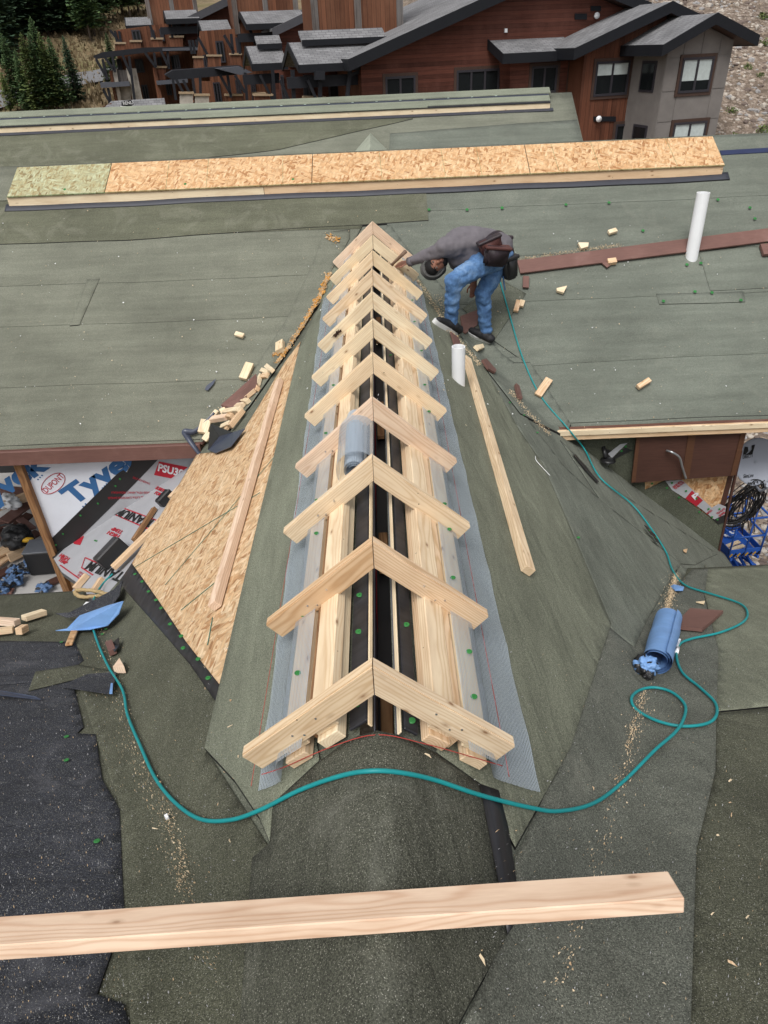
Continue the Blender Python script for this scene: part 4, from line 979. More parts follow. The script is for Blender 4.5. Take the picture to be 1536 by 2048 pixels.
# near left corner: blue scrap, rope, blocks
pts = [(112, 1262), (135, 1258), (160, 1232), (215, 1212), (247, 1203), (238, 1228), (215, 1252), (180, 1260), (140, 1262)]
o = fan('film_scrap', [S(x, y, .03+h) for (x, y), h in zip(pts, (0, .01, .05, .09, .10, .05, .02, .01, 0))], bluef, None); tag(o, 'curved sheet of blue film by the hose at the left edge', 'scrap')
scrap([(112, 1228), (140, 1226), (200, 1212), (228, 1180), (246, 1162), (240, 1190), (215, 1225), (170, 1232), (135, 1236)], mem_black, 'twisted dark membrane strip behind the blue film sheet', .05, (0, .03))
scrap([(158, 1222), (172, 1205), (205, 1206), (195, 1218)], pvc, 'white and red printed paper scrap under the hose', .07, (0, .01))
plank('wood_offcut', (165, 1225), (138, 1292), .045, .015, osb_m, 'thin strand board strip under the blue film sheet', OC, .018, OFF)
rope = smooth_path([S(x, y, .05+.02*math.sin(i)) for i, (x, y) in enumerate(((218, 1190), (190, 1182), (160, 1180), (150, 1186), (165, 1194), (195, 1192), (212, 1190), (216, 1200), (200, 1208), (178, 1212), (165, 1220), (172, 1226), (190, 1216), (215, 1204)))], 6)
tag(tube('rope', [p+Vector((0, 0, .004*math.sin(i*1.9))) for i, p in enumerate(rope)], .016, plain('tan_rope', (.42, .31, .16), .9, var=.3, scale=60, bump=.6), None, 8), 'frayed tan rope heaped at the left gap edge', 'rope')
for a, b, w, t, m, lab in (((48, 1242), (90, 1229), .07, .04, lum_pale, 'rounded pale block behind the black sheet, right of two stacked pieces'), ((-30, 1246), (36, 1251), .06, .045, lum_pink, 'upper of two pale pieces cut by the left edge of the picture'), ((-30, 1272), (28, 1264), .06, .04, lum, 'lower of two pale pieces cut by the left edge of the picture'), ((38, 1270), (52, 1262), .05, .05, lum_warm, 'small warm wedge next to the black sheet at the left'), ((221, 1292), (228, 1310), .045, .04, brown, 'small brown block right of the hose at the left valley')):
    plank('wood_offcut', a, b, w, t, m, lab, OC, .018, OFF)
wedge('wood_offcut', [(229, 1346), (242, 1328), (252, 1346)], .04, lum_pink, 'pinkish triangular chunk on the left valley by the hose', OC, .018, OFF)
scrap([(222, 1290), (238, 1276), (240, 1292), (230, 1305)], tar, 'dark scrap behind the small brown block', .03, (0, .03))
scrap([(120, 1374), (175, 1350), (233, 1345), (225, 1390)], mem_black, 'dark triangular membrane scrap with a blue edge at the left valley', .02, (0, .015))
scrap([(219, 1388), (222, 1368), (226, 1368), (225, 1388)], bluef, 'thin blue edge sliver on the dark triangular scrap', .04)
scrap([(-10, 1381), (70, 1394), (82, 1400), (-10, 1390)], blm, 'dark strip lying on the black sheet at the left edge', .025, (0, .01))
scrap([(330, 1632), (336, 1628), (339, 1637), (333, 1640)], pvc, 'white chip on the dark valley below the hose', .02, (0, .01))
# ------------------------------------------------------------------ the worker
def caps_bm(caps):
    bm = bmesh.new()
    for c in caps:
        p, r, q, r2 = Vector(c[0]), c[1], Vector(c[2]), c[3]; n = 6
        for i in range(n+1):
            f = i/n; res = bmesh.ops.create_icosphere(bm, subdivisions=2, radius=r+(r2-r)*f)
            bmesh.ops.translate(bm, verts=res['verts'], vec=p.lerp(q, f))
    return bm
def ell(bm, c, ax, rad):
    res = bmesh.ops.create_icosphere(bm, subdivisions=3, radius=1)
    for v in res['verts']: v.co = c + ax[0]*v.co.x*rad[0] + ax[1]*v.co.y*rad[1] + ax[2]*v.co.z*rad[2]
def blob(nm, bm, mat, par, vox=.012, sm=6, wr=0.0, seed=0, wsc=9):
    me = bpy.data.meshes.new(nm); bm.to_mesh(me); bm.free(); t = bpy.data.objects.new('tmp', me); C.objects.link(t)
    md = t.modifiers.new('r', 'REMESH'); md.mode = 'VOXEL'; md.voxel_size = vox; ms = t.modifiers.new('s', 'SMOOTH'); ms.iterations = sm; ms.factor = .5
    dg = bpy.context.evaluated_depsgraph_get(); m2 = bpy.data.meshes.new_from_object(t.evaluated_get(dg)); bpy.data.objects.remove(t, do_unlink=True)
    if wr:
        ns = [v.normal.copy() for v in m2.vertices]
        for v, n in zip(m2.vertices, ns): v.co += n*wr*(noise.noise(Vector((v.co.x*wsc, v.co.y*wsc, v.co.z*wsc*1.8+seed)))+.6*noise.noise(v.co*wsc*2.7))
    m2.materials.clear(); m2.materials.append(mat); m2.name = nm
    for p in m2.polygons: p.use_smooth = True
    return link(nm, m2, par)
man = tag(empty('person', S(940, 680)), 'person in grey hoodie and blue jeans bending over the rafters with a tool belt', 'person')
skin = plain('skin', (.22, .10, .065), .55, var=.12, scale=20); hood_m = plain('grey_fleece', (.135, .124, .136), .95, var=.14, scale=14, bump=.3)
def denim():
    m, nt, b = newmat('denim'); k = NT(nt); v = k.coord(); f = k.noise(v, 7, 6, .65)
    c = k.ramp(f, [(.28, (.035, .085, .20)), (.5, (.075, .165, .33)), (.76, (.20, .31, .48))]); f2 = k.noise(v, 60, 3); c = k.mix(1, c, k.ramp(f2, [(.3, .82), (.7, 1.15)]), 'MULTIPLY')
    k.l(c, b.inputs['Base Color']); b.inputs['Roughness'].default_value = .9; k.bump(f2, .3, .004, b); return m
denim_m = denim(); leather = plain('dark_leather', (.028, .020, .024), .5, var=.35, scale=10, bump=.3); leather_r = plain('red_brown_leather', (.075, .028, .024), .55, var=.3, scale=10)
sole_m = plain('white_sole', (.70, .70, .69), .6); shoe_m = plain('black_shoe', (.016, .016, .018), .6, var=.3, scale=25)
YB = 6.72
f1h, f1t = S(911, 668, .02), S(868, 645, .02); f2h, f2t = S(980, 684, .02), S(938, 664, .02)
an1 = f1h.lerp(f1t, .22)+Vector((0, 0, .10)); an2 = f2h.lerp(f2t, .22)+Vector((0, 0, .10))
kn1 = onY(907, 562, an1.y-.06); kn2 = onY(966, 588, an2.y-.02)
hp1 = onY(978, 520, YB-.06); hp2 = onY(1000, 520, YB+.12); pel = onY(992, 504, YB+.03); wai = onY(968, 486, YB+.02)
che = onY(925, 487, YB); sh1 = onY(886, 497, YB-.14); sh2 = onY(890, 492, YB+.16); nek = onY(884, 506, YB-.02)
el1 = onY(852, 512, YB-.02); wr1 = onY(818, 524, YB+.08); ha1 = onY(802, 527, YB+.12)
el2 = onY(925, 545, YB+.2); wr2 = onY(948, 562, YB+.1); ha2 = onY(947, 578, YB+.06)
hd = onY(872, 530, YB-.08)
fdir = (CAM-hd).normalized(); fdir = (fdir+Vector((.0, 0, .12))).normalized()
iu = (RT*-.80 - UP*.55); hu = (iu-fdir*iu.dot(fdir)).normalized(); hr = hu.cross(fdir)
# body, one continuous surface
bm = caps_bm([(pel, .13, che, .125), (che, .12, nek, .07), (sh1, .055, el1, .045), (el1, .044, wr1, .030), (sh2, .055, el2, .045), (el2, .044, wr2, .030), (nek, .055, hd, .055),
              (hp1, .085, kn1, .06), (kn1, .058, an1, .038), (hp2, .085, kn2, .06), (kn2, .058, an2, .038), (pel, .11, hp1, .09), (pel, .11, hp2, .09), (che, .1, sh1, .06), (che, .1, sh2, .06),
              (an1, .038, f1h.lerp(f1t, .8), .028), (an2, .038, f2h.lerp(f2t, .8), .028)])
ell(bm, hd, (hr, fdir, hu), (.072, .088, .105)); ell(bm, hd-hu*.05+fdir*.03, (hr, fdir, hu), (.055, .055, .055))
for c_, r_ in ((hd+fdir*.092-hu*.012, .014), (hd+fdir*.10-hu*.025, .016), (hd+fdir*.082-hu*.062, .02)): ell(bm, c_, (hr, fdir, hu), (r_, r_, r_))
# hands: palm, four fingers and thumb
def hand(bm, wrst, palm, fd, side, n, curl):
    fd = fd.normalized(); side = side.normalized()
    for t in (-.024, -.008, .008, .024):
        a = wrst+side*t*.8; b = palm+side*t
        for i in range(7): ell(bm, a.lerp(b, i/6), (side, n, fd), (.015, .013, .015))
    for t, L in ((-.030, .066), (-.010, .078), (.010, .074), (.030, .058)):
        p = palm+side*t; q = p+fd*L*.55+n*curl*.3*L; e = q+(fd*.6+n*curl).normalized()*L*.5
        for a, b, r in ((p, q, .0095), (q, e, .0085)):
            for i in range(6): ell(bm, a.lerp(b, i/5), (side, n, fd), (r, r, r))
    p = wrst.lerp(palm, .45)-side*.034; q = p-side*.03+fd*.035; e = q+fd*.03
    for a, b in ((p, q), (q, e)):
        for i in range(6): ell(bm, a.lerp(b, i/5), (side, n, fd), (.0105, .0105, .0105))
rn = Vector((SL*cs, 0, cs)); rd = Vector((-.9, .25, -.15))
hand(bm, wr1, ha1, (ha1-wr1), Vector((.1, 1, .25)), Vector((-.3, -.2, -1)).normalized(), .45)
hand(bm, wr2, ha2, Vector((-.02, -.05, -1)), Vector((1, .3, 0)), Vector((-.3, -1, 0)).normalized(), .6)
blob('body', bm, skin, man, .0065, 3)
for s in (-1, 1):
    e = hd+fdir*.078+hr*s*.030+hu*.012; bm = bmesh.new(); ell(bm, e, (hr, fdir, hu), (.013, .012, .008)); me = bpy.data.meshes.new('eye'); bm.to_mesh(me); bm.free(); me.materials.append(plain('eye', (.10, .08, .07), .3)); link('eye', me, man)
    b1, b2 = hd+fdir*.088+hr*s*.012+hu*.030, hd+fdir*.080+hr*s*.046+hu*.028; tube('eyebrow', [b1, (b1+b2)/2+hu*.005+fdir*.002, b2], .005, plain('black_hair', (.008, .007, .007), .7), man, 6)
hair = MAT['black_hair']
tube('mouth', [hd+fdir*.092+hr*t-hu*.050 for t in (-.024, 0, .024)], .0045, plain('lips', (.13, .05, .045), .5), man, 6)
bm = bmesh.new(); ell(bm, hd-hu*.070+fdir*.022, (hr, fdir, hu), (.062, .066, .046)); blob('beard', bm, hair, man, .008, 2, .004, 1, 40)
bm = bmesh.new(); ell(bm, hd+hu*.035-fdir*.012, (hr, fdir, hu), (.082, .092, .088)); blob('hair', bm, hair, man, .008, 2)
# hoodie: torso, sleeves, hood
bm = caps_bm([(onY(1000, 494, YB+.03), .128, wai, .14), (wai, .14, che, .142), (che, .142, onY(893, 500, YB), .11), (che, .14, sh1, .085), (che, .14, sh2, .085), (sh1, .082, el1, .062), (el1, .064, wr1.lerp(el1, .1), .040), (sh2, .08, el2, .062), (el2, .06, wr2.lerp(el2, .15), .042), (onY(948, 482, YB), .138, onY(915, 482, YB), .12), (onY(960, 505, YB-.02), .10, onY(915, 515, YB-.02), .09)])
blob('hoodie', bm, hood_m, man, .012, 7, .011, 3, 8)
bm = bmesh.new(); hc = hd-fdir*.050+hu*.026; ell(bm, hc, (hr, fdir, hu), (.112, .112, .130)); 
for i in range(5): ell(bm, hc.lerp(nek, .2+i*.18), (hr, fdir, hu), (.085, .07, .085))
ho = blob('hood', bm, plain('grey_fleece_dark', (.085, .085, .082), .95, var=.15, scale=14), man, .012, 4, .007, 6, 12)
tube('hood_rim', [hd+fdir*.018+hu*.024+hr*math.cos(t)*.090+hu*math.sin(t)*.102 for t in [i*math.pi/12 for i in range(25)]], .009, MAT['grey_fleece_dark'], man, 8)
tube('cuff', [wr1.lerp(el1, .20), wr1.lerp(el1, -.02)], .043, hood_m, man, 14)
# jeans
bm = caps_bm([(pel, .155, hp1, .125), (pel, .155, hp2, .125), (hp1, .122, kn1, .085), (kn1, .084, an1+Vector((0, 0, .0)), .066), (hp2, .118, kn2, .084), (kn2, .082, an2+Vector((0, 0, .0)), .066), (pel, .15, pel, .15)])
blob('jeans', bm, denim_m, man, .012, 6, .012, 9, 11)
# shoes
for h_, t_, a_ in ((f1h, f1t, an1), (f2h, f2t, an2)):
    d = (t_-h_); n = HN((h_.x+t_.x)/2, (h_.y+t_.y)/2); s_ = n.cross(d).normalized(); sh = empty('shoe', h_); sh.parent = man; sh.matrix_basis = WM(man).inverted() @ Matrix.Translation(h_)
    bm = caps_bm([(h_+n*.055, .045, h_.lerp(t_, .5)+n*.052, .046), (h_.lerp(t_, .5)+n*.050, .047, h_.lerp(t_, .9)+n*.040, .036), (a_-Vector((0, 0, .0)), .052, h_.lerp(t_, .25)+n*.06, .05)])
    C.objects.unlink(sh); bpy.data.objects.remove(sh)
    up_ = blob('shoe', bm, shoe_m, man, .01, 4, .003, 2, 30)
    out = []; 
    for k in range(26):
        t = 2*math.pi*k/26; f = .5+.56*math.cos(t); w = .047*(1 if f > .5 else .85)*abs(math.sin(t))**.7*(1 if math.sin(t) > 0 else -1); out.append(h_.lerp(t_, f)+s_*w-n*.004)
    v, f = prism_data(out, n*.042); link('sole', mesh('sole', v, f, sole_m), up_)
# tool belt
blt = [onY(962, 500, YB-.16), onY(975, 478, YB-.14), onY(992, 466, YB-.02), onY(1006, 470, YB+.12), onY(1015, 490, YB+.18), onY(1008, 512, YB+.1), onY(985, 520, YB-.1), onY(962, 500, YB-.16)]
tube('tool_belt', smooth_path(blt, 5), .022, leather, man, 8)
def pouch(nm, c, w, h, d, mat, yaw, tlt, lip):
    M = Matrix.Translation(c) @ Matrix.Rotation(tlt, 4, 'Y') @ Matrix.Rotation(yaw, 4, 'Z'); bm = bmesh.new(); bmesh.ops.create_cube(bm, size=1)
    for v in bm.verts: k = 1 if v.co.z > 0 else .82; v.co = Vector((v.co.x*w*k, v.co.y*d*(1.1 if v.co.z > 0 else .8), v.co.z*h))
    bmesh.ops.bevel(bm, geom=bm.edges[:], offset=.022, segments=3, affect='EDGES'); bmesh.ops.subdivide_edges(bm, edges=bm.edges[:], cuts=2)
    for v in bm.verts: v.co += v.normal*.008*noise.noise(v.co*14)
    me = bpy.data.meshes.new(nm); bm.to_mesh(me); bm.free(); me.materials.append(mat)
    for p in me.polygons: p.use_smooth = True
    o = link(nm, me, man, M); link('flap', box_me('flap', w*1.02, d*1.25, h*.16, lip, .01), o, M @ Matrix.Translation((0, 0, h*.42))); return o
pouch('tool_pouch', onY(993, 512, YB-.24), .24, .18, .10, leather, .1, .12, leather_r)
pouch('tool_pouch', onY(982, 492, YB-.20), .22, .15, .09, leather_r, .1, -.35, leather)
pouch('tool_pouch', onY(974, 514, YB-.25), .07, .15, .07, leather, .1, .12, leather)
pouch('tool_pouch', onY(1018, 534, YB+.02), .15, .22, .14, tar, .5, -.15, tar)
pouch('tool_pouch', onY(1013, 497, YB+.08), .10, .22, .14, leather, .5, -.3, leather)
tube('strap', [onY(1006, 552, YB), onY(1010, 580, YB)], .008, denim_m, man, 6)
# hammer held against the tenth pair, its handle in the hand
hm = tag(empty('hammer', onY(800, 520, YB+.1)), 'tool with a brown wooden handle held in the hand of the worker', 'hammer')
a, b = onY(780, 533, YB+.13), onY(811, 503, YB+.02)
tube('handle', [a, a.lerp(b, .3), a.lerp(b, .7), b], [.013, .014, .016, .019], painted('worn_handle', (.17, .11, .075), .3), hm, 10)
tube('hammer_head', [a+Vector((-.045, -.02, 0)), a+Vector((.03, .02, 0))], .016, steel, hm, 10)
# ------------------------------------------------------------------ the lodge behind
TH_ = R(15); UD = Vector((math.cos(TH_), math.sin(TH_), 0)); VD = Vector((-math.sin(TH_), math.cos(TH_), 0)); NF = -VD; LO = Vector((-1.2, 36, 0))
def LB(u, v, z): return LO + UD*u + VD*v + Vector((0, 0, z))
def Bp(x, y, v=0.0):
    p = hit(x, y, NF, NF.dot(LO)-v); return (p-LO).dot(UD), p.z
def siding(name, col, vert, per, var=.35, lines=.55):
    m, nt, b = newmat(name); k = NT(nt); v = k.coord(rot=(0, 0, TH_)); s = k.n('ShaderNodeSeparateXYZ'); k.l(v, s.inputs[0])
    ax = s.outputs[0] if vert else s.outputs[2]
    idx = k.math('FLOOR', k.math('DIVIDE', ax, per)); wn_ = k.n('ShaderNodeTexWhiteNoise', noise_dimensions='1D'); k.l(idx, wn_.inputs['W'])
    c = k.ramp(wn_.outputs['Value'], [(0, tuple(x*(1-var) for x in col)), (1, tuple(x*(1+var) for x in col))])
    st = k.noise(k.coord(scale=(30, 30, .6) if vert else (1.2, 1.2, 40), rot=(0, 0, TH_)), 1, 5, .7); c = k.mix(1, c, k.ramp(st, [(.3, .6), (.7, 1.35)]), 'MULTIPLY')
    w = k.noise(k.coord(scale=(1, 1, .5)), .7, 5, .65); c = k.mix(k.ramp(w, [(.42, 0), (.7, .75)]), c, (col[0]*1.5, col[1]*1.75, col[2]*1.9))
    f = k.math('FRACT', k.math('DIVIDE', ax, per)); ln = k.ramp(f, [(0, 1-lines), (.16, 1)]); c = k.mix(1, c, ln, 'MULTIPLY')
    k.l(c, b.inputs['Base Color']); b.inputs['Roughness'].default_value = .7; b.inputs['Specular IOR Level'].default_value = .2; k.bump(f, .4, .03, b); return m
sid_h = siding('red_horizontal_siding', (.088, .030, .020), False, .16)
sid_v = siding('red_vertical_siding', (.098, .036, .020), True, .22)
sid_o = siding('orange_vertical_siding', (.118, .046, .024), True, .22)
sid_g = siding('grey_vertical_siding', (.12, .10, .09), True, .2)
def shingles():
    m, nt, b = newmat('grey_shingles'); k = NT(nt); v = k.coord(rot=(0, 0, TH_)); br = k.n('ShaderNodeTexBrick'); br.inputs['Scale'].default_value = 1
    br.inputs['Brick Width'].default_value = .33; br.inputs['Row Height'].default_value = .17; br.inputs['Mortar Size'].default_value = .012
    br.inputs['Color1'].default_value = (.135, .135, .14, 1); br.inputs['Color2'].default_value = (.20, .20, .205, 1); br.inputs['Mortar'].default_value = (.07, .07, .075, 1)
    k.l(v, br.inputs['Vector']); n = k.noise(v, 1.2, 5, .6); c = k.mix(1, br.outputs['Color'], k.ramp(n, [(.3, .8), (.7, 1.2)]), 'MULTIPLY'); k.l(c, b.inputs['Base Color']); b.inputs['Roughness'].default_value = .9; return m
shin = shingles(); fasc = plain('black_fascia', (.010, .011, .014), .6, scale=2, spec=.2); glass = plain('dark_glass', (.010, .012, .013), .12, spec=.3)
wfr = plain('window_frame', (.030, .028, .034), .5); wtrim = plain('window_trim', (.055, .032, .024), .6); stucco = plain('grey_stucco', (.165, .152, .142), .9, var=.16, scale=1.6, bump=.15)
blind = plain('pale_blind', (.42, .47, .46), .7); beam_m = plain('dark_steel', (.014, .015, .019), .6, scale=2, spec=.2); stone_m = plain('pale_stone', (.34, .31, .27), .9, var=.4, scale=2.2, bump=.5); capm = plain('tan_coping', (.30, .22, .14), .7)
def pq(nm, pts, v, th, mat, par):
    """outline on a plane parallel to the front, th deep"""
    return prism(nm, [LB(*(lambda q: (q[0], v, q[1]))(Bp(x, y, v))) for x, y in pts], VD*th, mat, par)
def uz(nm, pts, v, th, mat, par): return prism(nm, [LB(u, v, z) for u, z in pts], VD*th, mat, par)
def win(x0, y0, x1, y1, v, par, n=2, bl=0, lean=0.0, trim=True):
    u0, z1 = Bp(x0, y0, v); u1, z0 = Bp(x1+lean, y1, v); z1b = Bp((x0+x1)/2, y0, v)[1]
    w, h = u1-u0, z1-z0; t = .09; parts = []
    def bxd(ua, ub, za, zb, va, vb): parts.append(prism_data([LB(ua, va, za), LB(ub, va, za), LB(ub, va, zb), LB(ua, va, zb)], VD*(vb-va)))
    bxd(u0, u1, z0, z0+t, v-.06, v+.06); bxd(u0, u1, z1-t, z1, v-.06, v+.06)
    for i in range(n+1): c_ = u0+t/2+(w-t)*i/n; bxd(c_-t/2, c_+t/2, z0+t, z1-t, v-.05, v+.06)
    o = obj('window', *join(parts), wfr, par)
    for i in range(n):
        ua, ub = u0+t+(w-t)*i/n, u0+(w-t)*(i+1)/n
        uz('pane', [(ua, z0+t), (ub, z0+t), (ub, z1-t), (ua, z1-t)], v-.005, .02, glass, o)
        if bl: uz('blind', [(ua, z1-t-(h-2*t)*bl), (ub, z1-t-(h-2*t)*bl), (ub, z1-t), (ua, z1-t)], v-.012, .004, blind, o)
    if trim:
        parts = []
        bxd(u0-.12, u1+.12, z0-.12, z0-.002, v-.035, v+.06); bxd(u0-.12, u1+.12, z1+.002, z1+.12, v-.035, v+.06); bxd(u0-.12, u0-.002, z0, z1, v-.035, v+.06); bxd(u1+.002, u1+.12, z0, z1, v-.035, v+.06)
        obj('trim', *join(parts), wtrim, o)
    return o
def gable(par, pk, le, re, v0, v1, wallmat, wl, wr, zb, fd=.3, wv=None):
    """front gable: peak, left and right eave (u,z); roof from v0 to v1, wall between wl and wr set back"""
    wv = v0+.7 if wv is None else wv
    for a, nm in ((le, 'roof'), (re, 'roof')):
        o = prism(nm, [LB(pk[0], v0, pk[1]), LB(a[0], v0, a[1]), LB(a[0], v1, a[1]), LB(pk[0], v1, pk[1])], (0, 0, -.10), shin, par)
        prism('fascia', [LB(pk[0], v0-.05, pk[1]+.02), LB(a[0], v0-.05, a[1]+.02), LB(a[0], v0-.05, a[1]-fd), LB(pk[0], v0-.05, pk[1]-fd)], VD*.05, fasc, o)
        s = -1 if a is le else 1
        prism('eave_board', [LB(a[0]+s*.05, v0-.05, a[1]+.02), LB(a[0]+s*.05, v1, a[1]+.02), LB(a[0]+s*.05, v1, a[1]-fd), LB(a[0]+s*.05, v0-.05, a[1]-fd)], UD*-s*.05, fasc, o)
        prism('soffit', [LB(pk[0], v0, pk[1]-fd+.03), LB(a[0], v0, a[1]-fd+.03), LB(a[0], v1, a[1]-fd+.03), LB(pk[0], v1, pk[1]-fd+.03)], (0, 0, .03), wtrim, o)
    def rz_(u): 
        e = le if u < pk[0] else re; return pk[1]+(e[1]-pk[1])*(u-pk[0])/(e[0]-pk[0])-fd
    uz('wall', [(wl, zb), (wr, zb), (wr, rz_(wr)), (pk[0], pk[1]-fd), (wl, rz_(wl))], wv, .25, wallmat, par)
    for u, s in ((wl, 1), (wr, -1)): prism('side_wall', [LB(u, wv+.25, zb), LB(u, v1-.3, zb), LB(u, v1-.3, rz_(u)), LB(u, wv+.25, rz_(u))], UD*s*.2, wallmat, par)
lodge = tag(empty('lodge_building', LB(8, 6, -7)), 'large red brown lodge wing with a wide gable and grey stucco bay at the right', 'building')
# main gable A
pk = (9.5, 4.1); le, re = Bp(690, 119), Bp(1284, 8)
gable(lodge, pk, (le[0], le[1]), re, -.7, 15, sid_h, .75, 13.6, -8, .42, 0)
prism('side_wall', [LB(.72, .26, -8), LB(.72, 14, -8), LB(.72, 14, .7), LB(.72, .26, .7)], UD*.02, sid_v, lodge)
win(770, 154, 831, 215, -.0, lodge); win(913, 141, 996, 205, -.0, lodge, 3)
# bump out with a shed roof
pq('wall', [(1020, 112), (1150, 100), (1160, 290), (1020, 290)], -1.2, 1.3, sid_h, lodge)
u0, z0 = Bp(1012, 108, -1.6); u1, z1 = Bp(1160, 94, -1.6); bk = Bp(990, 84, 0)[1]
so = prism('shed_roof', [LB(u0-.2, -1.7, z0), LB(u1, -1.7, z0), LB(u1, .1, bk+.1), LB(u0-.2, .1, bk+.1)], (0, 0, -.1), shin, lodge)
uz('fascia', [(u0-.2, z0+.02), (u1, z0+.02), (u1, z0-.36), (u0-.2, z0-.36)], -1.75, .05, fasc, so)
prism('end_fascia', [LB(u0-.22, -1.75, z0+.02), LB(u0-.22, .0, bk+.12), LB(u0-.22, .0, bk-.26), LB(u0-.22, -1.75, z0-.36)], UD*.04, fasc, so)
win(1064, 133, 1111, 185, -1.2, lodge); win(1141, 130, 1154, 195, -1.2, lodge, 1)
# gable B, vertical boards
bp, bl_, br_ = Bp(1345, 3, -3.2), Bp(1150, 97, -3.2), Bp(1412, 36, -3.2)
gable(lodge, bp, bl_, (br_[0]+1.2, br_[1]-.4), -3.2, 8, sid_v, Bp(1165, 150, -2.5)[0], br_[0]+.8, -8, .40, -2.5)
win(1193, 124, 1252, 189, -2.52, lodge, 2, .38); win(1232, 249, 1256, 285, -2.5, lodge, 1)
# stucco bay C
cpk, cle, cre = Bp(1435, 26, -5.6), Bp(1327, 90, -5.6), Bp(1517, 70, -5.6)
cl, crr = Bp(1333, 120, -5.0)[0], Bp(1461, 120, -5.0)[0]
gable(lodge, cpk, cle, cre, -5.6, 6, stucco, cl, crr, -9, .38, -4.98)
zs = [Bp(1380, y, -5)[1] for y in (300, 241, 181, 114)]; us = [cl, Bp(1353, 185, -5)[0], Bp(1422, 185, -5)[0], crr]
def crz(u): 
    e = cle if u < cpk[0] else cre; return cpk[1]+(e[1]-cpk[1])*(u-cpk[0])/(e[0]-cpk[0])-.4
for i in range(3):
    for j in range(4):
        za = zs[j]; 
        for (ua, ub) in ([(us[i], us[i+1])] if not (i == 1 and j == 3) else [(us[1], cpk[0]), (cpk[0], us[2])]):
            g = .025; zt0, zt1 = (zs[j+1], zs[j+1]) if j < 3 else (crz(ua), crz(ub))
            uz('stucco_panel', [(ua+g, za+g), (ub-g, za+g), (ub-g, zt1-g), (ua+g, zt0-g)], -5.0, .03, stucco, lodge)
win(1366, 116, 1424, 183, -5.02, lodge, 2, .68, -8); win(1348, 246, 1408, 300, -5.02, lodge, 2, .75, -5)
for ya, yb in ((122, 186), (252, 300)):
    za, zb_ = Bp(1333, ya, -5)[1], Bp(1333, yb, -5)[1]
    o = prism('window', [LB(cl-.03, -4.4, zb_), LB(cl-.03, -3.3, zb_), LB(cl-.03, -3.3, za), LB(cl-.03, -4.4, za)], UD*.1, wfr, lodge)
    prism('pane', [LB(cl-.045, -4.28, zb_+.1), LB(cl-.045, -3.42, zb_+.1), LB(cl-.045, -3.42, za-.1), LB(cl-.045, -4.28, za-.1)], UD*.02, glass, o)
# vents and lights on the walls
for x, y, w_, h_ in ((1162, 33, 12, 6), (1192, 17, 10, 5), (1210, 238, 22, 5)): pq('vent_box', [(x-w_, y-h_), (x+w_, y-h_), (x+w_, y+h_), (x-w_, y+h_)], -.05 if y < 100 else -2.55, .12, fasc, lodge)
for x, y, v in ((1194, 31, -.08), (1198, 238, -2.7)):
    u, z = Bp(x, y, v); tube('round_light', [LB(u, v-.02, z), LB(u, v+.05, z)], .13, pvc, lodge, 14)
pq('wall_light', [(1010, 57), (1015, 57), (1015, 65), (1010, 65)], -.1, .1, pvc, lodge)
# tower with vertical boards
def tower(par, xl, xr, ybase, v, d, mat, n=3):
    u0, z = Bp(xl, ybase, v); u1 = Bp(xr, ybase, v)[0]; z -= 1.2
    o = uz('tower', [(u0, z), (u1, z), (u1, 9), (u0, 9)], v, d, mat, par)
    for i in range(n+1): 
        c_ = u0+(u1-u0)*i/n; uz('corner_board', [(c_-.16, z), (c_+.16, z), (c_+.16, 9), (c_-.16, 9)], v-.05, .06, sid_g, o)
    return o
tower(lodge, 632, 800, 62, 4.0, 3.2, sid_o, 2)
def cross_gable(par, peak, corner, xright, v0, dep, infill, vent=False):
    """dormer roof whose ridge runs along the front; its gable end looks left"""
    uL, ze = Bp(*corner, v0); zr = Bp(*peak, v0+dep/2)[1]; uR = Bp(xright, peak[1], v0+dep/2)[0]
    uR2 = Bp(xright, corner[1], v0)[0]
    ur = max(uR, uL+1)
    for v_, s in ((v0, -1), (v0+dep, 1)):
        o = prism('roof', [LB(uL, v0+dep/2, zr), LB(ur, v0+dep/2, zr), LB(ur, v_, ze), LB(uL, v_, ze)], (0, 0, -.1), shin, par)
        prism('rake_board', [LB(uL-.05, v0+dep/2, zr+.02), LB(uL-.05, v_, ze+.02), LB(uL-.05, v_, ze-.28), LB(uL-.05, v0+dep/2, zr-.28)], UD*.06, fasc, o)
        if s < 0: uz('eave_board', [(uL, ze+.02), (ur, ze+.02), (ur, ze-.28), (uL, ze-.28)], v_-.06, .06, fasc, o)
    prism('gable_boarding', [LB(uL+.8, v0+dep/2, zr-.3), LB(uL+.8, v0+.3, ze-.1), LB(uL+.8, v0+dep-.3, ze-.1)], UD*.05, infill, par)
    uz('eave_beam', [(uL-.5, ze-.42), (ur-.2, ze-.42), (ur-.2, ze-.85), (uL-.5, ze-.85)], v0+.35, .3, beam_m, par)
    if vent:
        prism('ridge_vent', [LB(uL+.5, v0+dep/2-.7, zr+.05), LB(ur, v0+dep/2-.7, zr+.05), LB(ur, v0+dep/2, zr+.42), LB(uL+.5, v0+dep/2, zr+.42)], (0, 0, -.12), shin, par)
        uz('vent_board', [(uL+.5, zr+.07), (ur, zr+.07), (ur, zr-.16), (uL+.5, zr-.16)], v0+dep/2-.76, .06, fasc, par)
    return uL, ze
def post(par, x0, y0, x1, y1, v, w=.16, mat=None): 
    a, b = Bp(x0, y0, v), Bp(x1, y1, v); return bar('post', LB(a[0], v, a[1]), LB(b[0], v, b[1]), w, w, mat or beam_m, par, NF, 0)
